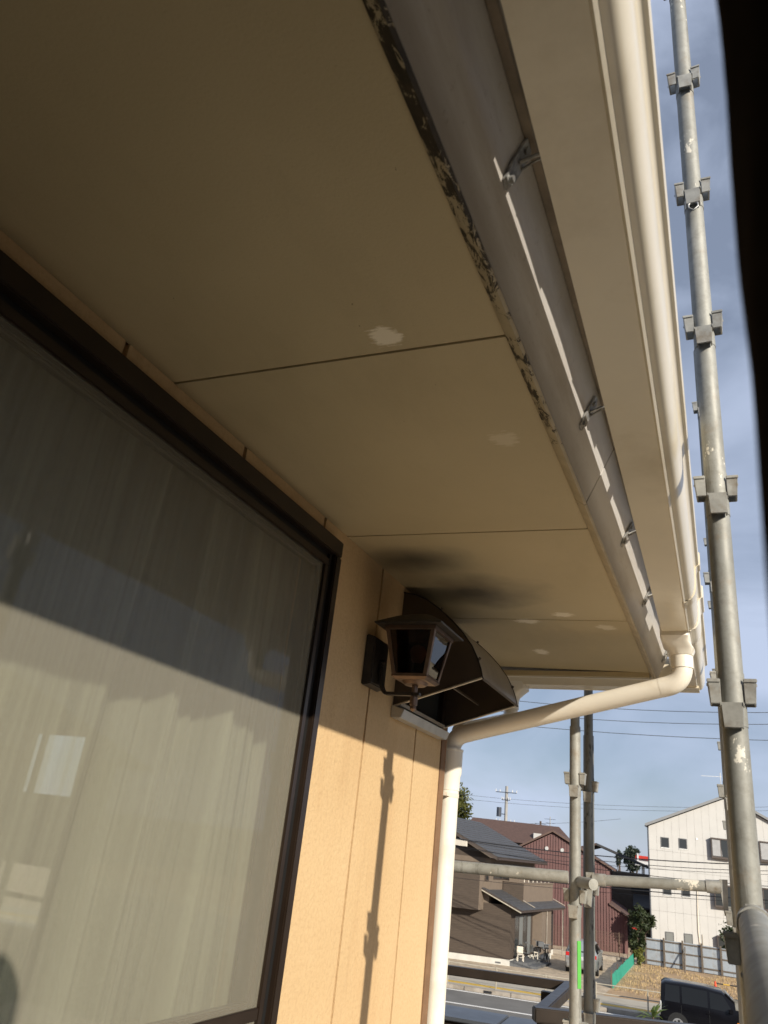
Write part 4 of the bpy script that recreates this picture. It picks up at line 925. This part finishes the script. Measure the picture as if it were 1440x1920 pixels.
bay(4.93, 6.45, 7.05, 8.52, True); bay(8.74, 10.3, 7.2, 8.68, True); bay(4.95, 6.45, 3.66, 5.25, False); bay(8.70, 10.3, 3.78, 5.38, False); bay(4.95, 6.45, .35, 1.78, False)
wpart(WF, 3.74, 3.88, -.05, -.006, 8.22, 8.36, 'vent', 'aluminium', wb_)
MB().tube([WF(3.62, -.06, 4.7), WF(3.55, -.06, 3.2), WF(3.52, -.06, 1.9), WF(3.66, -.06, .2)], .045, 8).build('service_pipe', 'plastic_white', wb_, smooth=40)
MB().tube([WF(3.80, -.05, 1.7), WF(3.80, -.05, .3)], .02, 6).build('service_pipe', 'rail_steel', wb_)
MB().tube([WF(6.0, 1, 11.4), WF(6.0, 1, 13.6)], .03, 6).build('aerial_mast', 'porcelain', wb_)
MB().tube([WF(4.4, 1, 13.2), WF(6.1, 1, 13.3)], .02, 5).build('aerial_boom', 'porcelain', wb_)

# ================================================================== FENCES ON THE LOTS
gf = thing('site_fence', (-5, 57.9, .1), 'grey steel sheet fence on wooden posts in front of the white building', 'fence')
FA = frame((-5.15, 57.75), unit(1, .10), unit(-.10, 1))
for i in range(8):
    a = -.05+1.12*i; hgt = 1.55
    for j in range(2):
        MB().fbox(FA, a+.56*j+.004, a+.56*(j+1)-.004, .03, .045, .15, hgt+.1-.01*((i+j) % 3)).build('sheet', 'fence_steel', gf)
    MB().fbox(FA, a+.42, a+.53, -.13, -.02, .0, hgt+.2).build('post', 'fence_wood', gf)
    for z in (.35, .98, 1.52): MB().fbox(FA, a+.002, a+1.118, -.018, .028, z, z+.07).build('rail', 'fence_wood', gf)
for a in (2.8, 7.2):
    MB().tube([FA(a, -.1, 1.4), FA(a-.1, -1.1, .1)], .045, 6).build('brace', 'fence_wood', gf)
gr = thing('green_fence', (-5, 44.2, .1), 'low green corrugated sheet fence dividing the gravel from the bare lot', 'fence')
p0, p1 = Vector((-4.98, 44.2, .1)), Vector((-5.40, 57.2, .1)); ng = 13
for i in range(ng):
    a, b = p0.lerp(p1, i/ng), p0.lerp(p1, (i+.985)/ng); d = (b-a); s_ = Vector((d.y, -d.x, 0)).normalized(); m = MB(); nn = 8
    top = .62+.02*math.sin(i*2.1)
    for k in range(nn+1):
        q = a+d*(k/nn)+s_*(.03 if k % 2 else 0)
        m.v += [q, q+Vector((0, 0, top)), q+s_*.006, q+s_*.006+Vector((0, 0, top))]
    for k in range(nn): m.f += [(4*k, 4*k+4, 4*k+5, 4*k+1), (4*k+2, 4*k+3, 4*k+7, 4*k+6), (4*k+1, 4*k+5, 4*k+7, 4*k+3)]
    m.build('sheet', 'fence_green', gr)
    if i % 3 == 0: MB().tube([a-s_*.04, a-s_*.04+Vector((0, 0, .8))], .025, 6).build('post', 'mesh_brown', gr)
mf = thing('mesh_fence', (-8, 56, .1), 'brown wire mesh fence on a concrete kerb before the maroon building', 'fence')
p0, p1 = Vector((-10.6, 55.3, .1)), Vector((-6.0, 57.2, .1)); d = p1-p0
b_ = MB(); s_ = Vector((-d.y, d.x, 0)).normalized()*.09
b_.hexa([p0-s_, p1-s_, p1+s_, p0+s_, p0-s_+Vector((0, 0, .22)), p1-s_+Vector((0, 0, .22)), p1+s_+Vector((0, 0, .22)), p0+s_+Vector((0, 0, .22))]).build('kerb', 'kerb_concrete', mf)
m = MB()
for i in range(66): 
    q = p0.lerp(p1, (i+.5)/66); m.tube([q+Vector((0, 0, .22)), q+Vector((0, 0, 1.6))], .006, 4)
for i in range(8):
    z = .3+i*.18; m.tube([p0+Vector((0, 0, z)), p1+Vector((0, 0, z))], .006, 4)
tag(m.build('wire_mesh', 'mesh_brown', mf), kind='stuff')
for i in range(4):
    q = p0.lerp(p1, (i+.1)/3.3); MB().tube([q+Vector((0, 0, .2)), q+Vector((0, 0, 1.65))], .025, 6).build('post', 'mesh_brown', mf)
gd = thing('guard_rail', (0, 38, .12), 'low beige pipe guard rail along the far pavement', 'railing')
for i in range(-6, 14):
    a = i*2.12+.35
    MB().tube([RF(a, 38.2, .12), RF(a, 38.2, .98)], .03, 8).build('post', 'rail_steel', gd, smooth=40)
for z in (.92, .58): MB().tube([RF(-14, 38.2, z), RF(29, 38.2, z)], .022, 8).build('rail', 'rail_steel', gd, smooth=40)
# dry weeds on the bare lot
rr = random.Random(31); m = MB()
for i in range(14000):
    x = rr.uniform(-5.1, 9); y = rr.uniform(43.5, 57.6)
    if y < 42.6+.2505*(x+5)*1.0: continue
    if x < -4.8-.032*(y-44): continue
    if mnoise.noise((x*.5, y*.5, 0)) < -.25: continue
    h_ = rr.uniform(.03, .14)*(1+.8*mnoise.noise((x*.9, y*.9, 3))); th = rr.uniform(0, 6.28); dx, dy = .02*math.cos(th), .02*math.sin(th); k0 = len(m.v)
    m.v += [Vector((x-dx, y-dy, .10)), Vector((x+dx, y+dy, .10)), Vector((x+rr.uniform(-.05, .05), y+rr.uniform(-.05, .05), .10+h_))]; m.f.append((k0, k0+1, k0+2))
tag(m.build('dry_weeds', 'dry_grass'), 'short dry yellow weeds over the bare lot', 'grass', kind='stuff')
# traffic cones with bars
def cone(x, y, label):
    o = thing('traffic_cone', (x, y, .104), label, 'cone', 'traffic cones on the bare lot')
    MB().box(x-.19, x+.19, y-.19, y+.19, .104, .14).build('base', 'cone_red', o); MB().tube([(x, y, .14), (x, y, .80)], [.13, .03], 14).build('cone_body', 'cone_red', o, smooth=40)
cone(-.38, 47.9, 'red traffic cone behind the black van'); cone(2.4, 48.5, 'red traffic cone farther right at the end of the striped bar')
cb = thing('cone_bar', (1.0, 48.2, .6), 'black and yellow striped bar between the traffic cones', 'barrier bar')
for i in range(9):
    a = Vector((-.3, 47.92, .70)).lerp(Vector((2.35, 48.5, .70)), i/9); b = Vector((-.3, 47.92, .70)).lerp(Vector((2.35, 48.5, .70)), (i+1)/9)
    MB().tube([a, b], .03, 8).build('stripe', 'line_yellow' if i % 3 == 1 else 'cable_black', cb)

# ================================================================== CARS
def car(loc, rz, L, Wd, Hh, label, paint, kind):
    T = placed(loc, rz); o = thing('parked_car' if kind == 'mpv' else 'minivan', loc, label, 'car')
    # stations from rear (0) to front (L): x, z bottom, belt z, roof z, half width, roof half width
    hw = Wd/2
    if kind == 'mpv': st = [(.0, .34, .92, .93, hw*.93, hw*.86), (.06, .26, .98, 1.05, hw*.97, hw*.82), (.22, .24, 1.0, Hh*.90, hw, hw*.74), (.45, .22, 1.0, Hh*.985, hw, hw*.73), (1.2, .2, .99, Hh, hw, hw*.75), (2.2, .2, .97, Hh*.985, hw, hw*.74), (2.75, .2, .96, Hh*.93, hw, hw*.72), (3.35, .2, .95, 1.02, hw, hw*.80), (3.9, .2, .86, .90, hw*.96, hw*.74), (L-.12, .22, .72, .75, hw*.88, hw*.66), (L, .30, .60, .62, hw*.74, hw*.55)]
    else: st = [(.0, .40, .96, 1.0, hw*.95, hw*.84), (.05, .28, .98, Hh*.94, hw*.98, hw*.80), (.20, .24, .99, Hh*.995, hw, hw*.80), (.8, .22, .98, Hh, hw, hw*.81), (1.6, .2, .97, Hh*.995, hw, hw*.81), (2.25, .2, .96, Hh*.96, hw, hw*.79), (2.9, .2, .95, 1.12, hw, hw*.80), (3.25, .2, .93, 1.0, hw*.98, hw*.78), (3.6, .2, .86, .92, hw*.94, hw*.72), (L-.04, .24, .66, .70, hw*.86, hw*.62), (L, .32, .56, .58, hw*.80, hw*.55)]
    def sec(s, off=0):
        x, zb, zbelt, zr, w, wr = s
        pts = [(w*.92, zb), (w, zb+.12), (w*1.0, (zb+zbelt)/2+.05), (w*.985, zbelt), (wr+.02+off, zr-.06), (wr*.86, zr-.012), (wr*.4, zr), (0, zr+.004)]
        return pts
    m = MB(); n = 15
    for s in st:
        p_ = sec(s); ring = [(y, z) for y, z in p_]+[(-y, z) for y, z in p_[:-1][::-1]]
        m.v += [T(s[0], y, z) for y, z in ring]
    for i in range(len(st)-1): m.f += [(i*n+j, i*n+j+1, (i+1)*n+j+1, (i+1)*n+j) for j in range(n-1)]+[(i*n+n-1, i*n, (i+1)*n, (i+1)*n+n-1)]
    m.f += [tuple(range(n)), tuple((len(st)-1)*n+j for j in range(n))[::-1]]
    body = m.build('body', paint, o, smooth=38)
    def quad(pa, name, mat, parent, t_=.012):
        pa = [Vector(q) for q in pa]; nn = (pa[1]-pa[0]).cross(pa[2]-pa[0]).normalized(); mid = sum(pa, Vector())/len(pa); ctr = T(L/2, 0, .8)
        if nn.dot(mid-ctr) < 0: nn = -nn
        return MB().prism([q-nn*.02 for q in pa], [q+nn*t_ for q in pa]).build(name, mat, parent)
    def side_pt(x, f, sgn):   # f: 0 belt .. 1 roof edge
        for i in range(len(st)-1):
            if st[i][0] <= x <= st[i+1][0]:
                k = (x-st[i][0])/(st[i+1][0]-st[i][0]); A, B = sec(st[i]), sec(st[i+1])
                b_ = (A[3][0]*(1-k)+B[3][0]*k, A[3][1]*(1-k)+B[3][1]*k); r_ = (A[4][0]*(1-k)+B[4][0]*k, A[4][1]*(1-k)+B[4][1]*k)
                return T(x, sgn*(b_[0]*(1-f)+r_[0]*f), b_[1]*(1-f)+r_[1]*f)
    wins = ((.34, 1.0), (1.06, 2.0), (2.06, 2.85)) if kind == 'mpv' else ((.16, .72), (.80, 1.72), (1.80, 2.62))
    for sg in (-1, 1):
        for x0, x1 in wins:
            ftop = .90; x1t = x1 if x1 < 2.5 else x1-.35
            x0t = x0 if x0 > .35 else x0+.05
            quad([side_pt(x0, .07, sg), side_pt(x1, .07, sg), side_pt(x1t, ftop, sg), side_pt(x0t, ftop, sg)], 'window', 'car_glass', o)
        for xw in ((.72, L-.78) if kind == 'mpv' else (.62, L-.62)):
            c = T(xw, sg*(hw-.09), .31); e = T(xw, sg*(hw+.012), .31); ax = (e-c).normalized()
            arch = MB().tube([T(xw, sg*(hw-.16), .33), T(xw, sg*(hw+.004), .33)], .37, 22).build('wheel_arch', 'tyre', o, smooth=40)
            w_ = MB().tube([c, e], .31, 26).build('wheel', 'tyre', o, smooth=40)
            rim = MB().tube([e-ax*.02, e+ax*.008], .205, 22)
            rim.build('rim', 'rim_silver', w_, smooth=40)
            for q in range(5):
                th = q*2*math.pi/5; cc = e+ax*.010+(T(1, 0, 0)-T(0, 0, 0)).normalized()*.12*math.cos(th)+Vector((0, 0, .12*math.sin(th)))
                MB().tube([cc-ax*.01, cc+ax*.003], .045, 10).build('rim_gap', 'tyre', w_)
        MB().fbox(lambda a, b, z: T(a, sg*b, z), st[-5][0]-.35 if kind == 'mpv' else 2.45, st[-5][0]-.20 if kind == 'mpv' else 2.6, hw*.96, hw*1.14, .96, 1.10).build('mirror', paint, o, bevel=.02)
        xr = st[2][0]
        if kind == 'mpv':
            MB().fbox(lambda a, b, z: T(a, sg*b, z), -.012, .16, hw*.52, hw*.955, .80, .99).build('tail_lamp', 'lamp_red', o, bevel=.02)
        else:
            MB().fbox(lambda a, b, z: T(a, sg*b, z), -.014, .06, hw*.80, hw*.965, .62, 1.0).build('tail_lamp', 'lamp_clear', o, bevel=.02)
            MB().fbox(lambda a, b, z: T(a, sg*b, z), 2.72, 2.82, hw*.99, hw*1.012, .66, .70).build('side_lamp', 'lamp_amber', o)
        MB().fbox(lambda a, b, z: T(a, sg*b, z), L-.28, L-.05, hw*.60, hw*.91, .62, .80).build('headlight', 'lamp_clear', o, bevel=.03)
    # rear glass, bumper seam, plate
    A, B = sec(st[1]), sec(st[3 if kind == 'mpv' else 2])
    x1, x2 = st[1][0], st[3 if kind == 'mpv' else 2][0]
    quad([T(x1-.01, A[3][0]*.84, A[4][1]+.06 if kind == 'mpv' else 1.02), T(x1-.01, -A[3][0]*.84, A[4][1]+.06 if kind == 'mpv' else 1.02), T(x2-.06, -B[4][0]*.93, B[4][1]-.04), T(x2-.06, B[4][0]*.93, B[4][1]-.04)], 'rear_window', 'car_glass', o)
    for sg in (-1, 1):
        for xs in ((1.03, 2.03, 2.95) if kind == 'mpv' else (.76, 1.76, 2.78)):
            MB().fbox(lambda a, b, z: T(a, sg*b, z), xs-.006, xs+.006, hw*.97, hw*1.003, .34, .95).build('door_seam', 'tyre', o)
        for xs in ((1.12, 2.12) if kind == 'mpv' else (.86, 1.66)):
            MB().fbox(lambda a, b, z: T(a, sg*b, z), xs, xs+.16, hw*.985, hw*1.02, .82, .85).build('door_handle', 'rim_silver' if kind == 'mpv' else paint, o)
    A, B = sec(st[5]), sec(st[7] if kind == 'mpv' else st[6]); x1, x2 = st[5][0], (st[7] if kind == 'mpv' else st[6])[0]
    quad([T(x2, B[4][0]*.9, B[6][1]-.02), T(x2, -B[4][0]*.9, B[6][1]-.02), T(x1+.12, -A[4][0]*.88, A[6][1]-.06), T(x1+.12, A[4][0]*.88, A[6][1]-.06)], 'windscreen', 'car_glass', o, .03)
    MB().fbox(T, -.05, .10, -hw*.90, hw*.90, .30, .56).build('bumper', paint, o, bevel=.04)
    MB().fbox(T, -.02 if kind == 'mpv' else -.03, .03, -.17, .17, .68, .84).build('number_plate', 'sign_white', o)
    return o
car((-7.02, 47.2, .1), math.radians(94), 4.25, 1.70, 1.56, 'silver estate car parked on the gravel behind the green-taped pole', 'car_silver', 'mpv')
car((-2.10, 36.75, .0), math.radians(4), 3.9, 1.62, 1.70, 'black minivan on the street at the lower right', 'car_black', 'van')

# ================================================================== POLES, AERIALS AND CABLES
up = thing('utility_pole', (-28.1, 110, 0), 'tall concrete utility pole with crossarms and a transformer behind the roofs', 'utility pole')
MB().tube([(-28.1, 110, 0), (-28.2, 110, 14.5)], [.30, .20], 14).build('shaft', 'concrete_pole', up, smooth=40)
for z, w_ in ((13.6, 1.5), (9.7, 1.3), (12.6, .6)):
    MB().box(-28.2-w_, -28.2+w_, 109.75, 109.85, z, z+.10).build('crossarm', 'transformer', up)
    for q in (-1, -.6, .6, 1):
        MB().tube([(-28.2+q*w_, 109.8, z+.1), (-28.2+q*w_, 109.8, z+.42)], [.07, .05], 8).build('insulator', 'porcelain', up)
MB().tube([(-29.1, 109.7, 10.4), (-29.1, 109.7, 11.6)], .34, 14).build('transformer', 'transformer', up, smooth=40)
MB().box(-29.0, -28.2, 109.7, 109.8, 10.7, 10.8).build('bracket', 'transformer', up)
for (x, y, z1, r, lab, cat) in ((-27.7, 130, 11.2, .16, 'shorter brown utility pole on the skyline', 'utility pole'), (-27.0, 134, 12.2, .07, 'thin aerial mast beside the shorter utility pole', 'aerial'), (-31.0, 126, 10.4, .05, 'faint thin aerial on the roofline left of the shorter pole', 'aerial')):
    o = thing('utility_pole' if r > .1 else 'aerial', (x, y, 0), lab, cat)
    MB().tube([(x, y, 0), (x, y, z1)], r, 8).build('shaft', 'concrete_pole' if r < .1 else 'bark', o, smooth=40)
    for k in range(3):
        z = z1-.4-.6*k; MB().tube([(x-.9+.2*k, y, z), (x+.9-.2*k, y, z)], .035, 5).build('crossarm', 'transformer', o)
def cable(p, q, sag, r, label, mat='cable_black', group=None):
    p, q = Vector(p), Vector(q); n = 24; ext = .9
    pts = []
    for i in range(n+1):
        t_ = -ext+(1+2*ext)*i/n; w_ = p.lerp(q, t_); pts.append(w_+Vector((0, 0, 4*sag*((t_-.5)**2-.25))))
    o = MB().tube(pts, r, 6).build('cable', mat, smooth=60); tag(o, label, 'cable', group); return o
cable((-11.985, 40, 6.02), (2.32, 40, 6.36), .22, .022, 'thick black cable crossing the roofs highest over the street')
cable((-11.955, 40.2, 5.59), (2.285, 40.2, 5.98), .2, .009, 'thin cable just under the thick cable across the maroon wall')
cable((-8.093, 39.7, 5.79), (2.298, 39.7, 6.12), .16, .013, 'thin twin cable drooping across the white building panels')
cable((-8.084, 40.4, 5.46), (2.242, 40.4, 5.51), .12, .014, 'dark cable sloping across the middle of the white building')
cable((-11.879, 40, 4.50), (2.193, 40, 4.96), .1, .020, 'black cable just below the horizontal scaffold rail')
cable((-11.857, 40.3, 4.19), (2.181, 40.3, 4.83), .1, .009, 'lowest thin cable crossing below the scaffold rail')
for i, (p, q, lab) in enumerate((((-6.645, 33, 11.78), (2.601, 33, 11.69), 'highest of three cables against the sky below the eave'), ((-6.63, 33, 11.25), (2.561, 33, 11.24), 'middle of three cables against the sky below the eave'), ((-9.036, 33, 10.87), (2.506, 33, 10.63), 'lowest of three cables against the sky below the eave'))):
    cable(p, q, .12, .013, lab, 'cable_grey')
cable((-22.063, 70, 10.2), (3.621, 70, 11.24), .4, .012, 'faint upper distant cable across the low sky', 'cable_grey')
cable((-22.037, 70, 9.83), (3.596, 70, 10.96), .4, .012, 'faint lower distant cable across the low sky', 'cable_grey')
cable((-45, 108, 9.6), (-28.1, 110, 9.6), .3, .02, 'cable running left from the tall utility pole', 'cable_grey')
fs = thing('fuel_canopy', (-10.4, 112, 0), 'distant red and white canopy beside the white building', 'canopy')
MB().box(-10.9, -7, 110, 116, 6.9, 7.35).build('canopy_band', 'sign_red', fs); MB().box(-11.0, -7, 110.2, 116, 6.2, 6.89).build('canopy_under', 'sign_white', fs)
MB().box(-10.7, -10.5, 109.9, 109.98, 6.5, 7.6).build('sign_panel', 'sign_white', fs)
for x in (-10.3, -8): MB().tube([(x, 113, 0), (x, 113, 6.2)], .2, 8).build('column', 'sign_white', fs)
wl_ = thing('sign_box', BF(-3.0, -1.3, 6.0), 'white horizontal box on an arm beside the brown house eave', 'sign')
wl_.location = (-12.4, 42.0, 5.9)
MB().box(-13.35, -12.15, 41.9, 42.05, 5.72, 6.02).build('panel', 'plastic_white', wl_)
MB().tube([(-15.5, 42, 5.9), (-13.3, 42, 5.86)], .03, 6).build('arm', 'plastic_white', wl_)
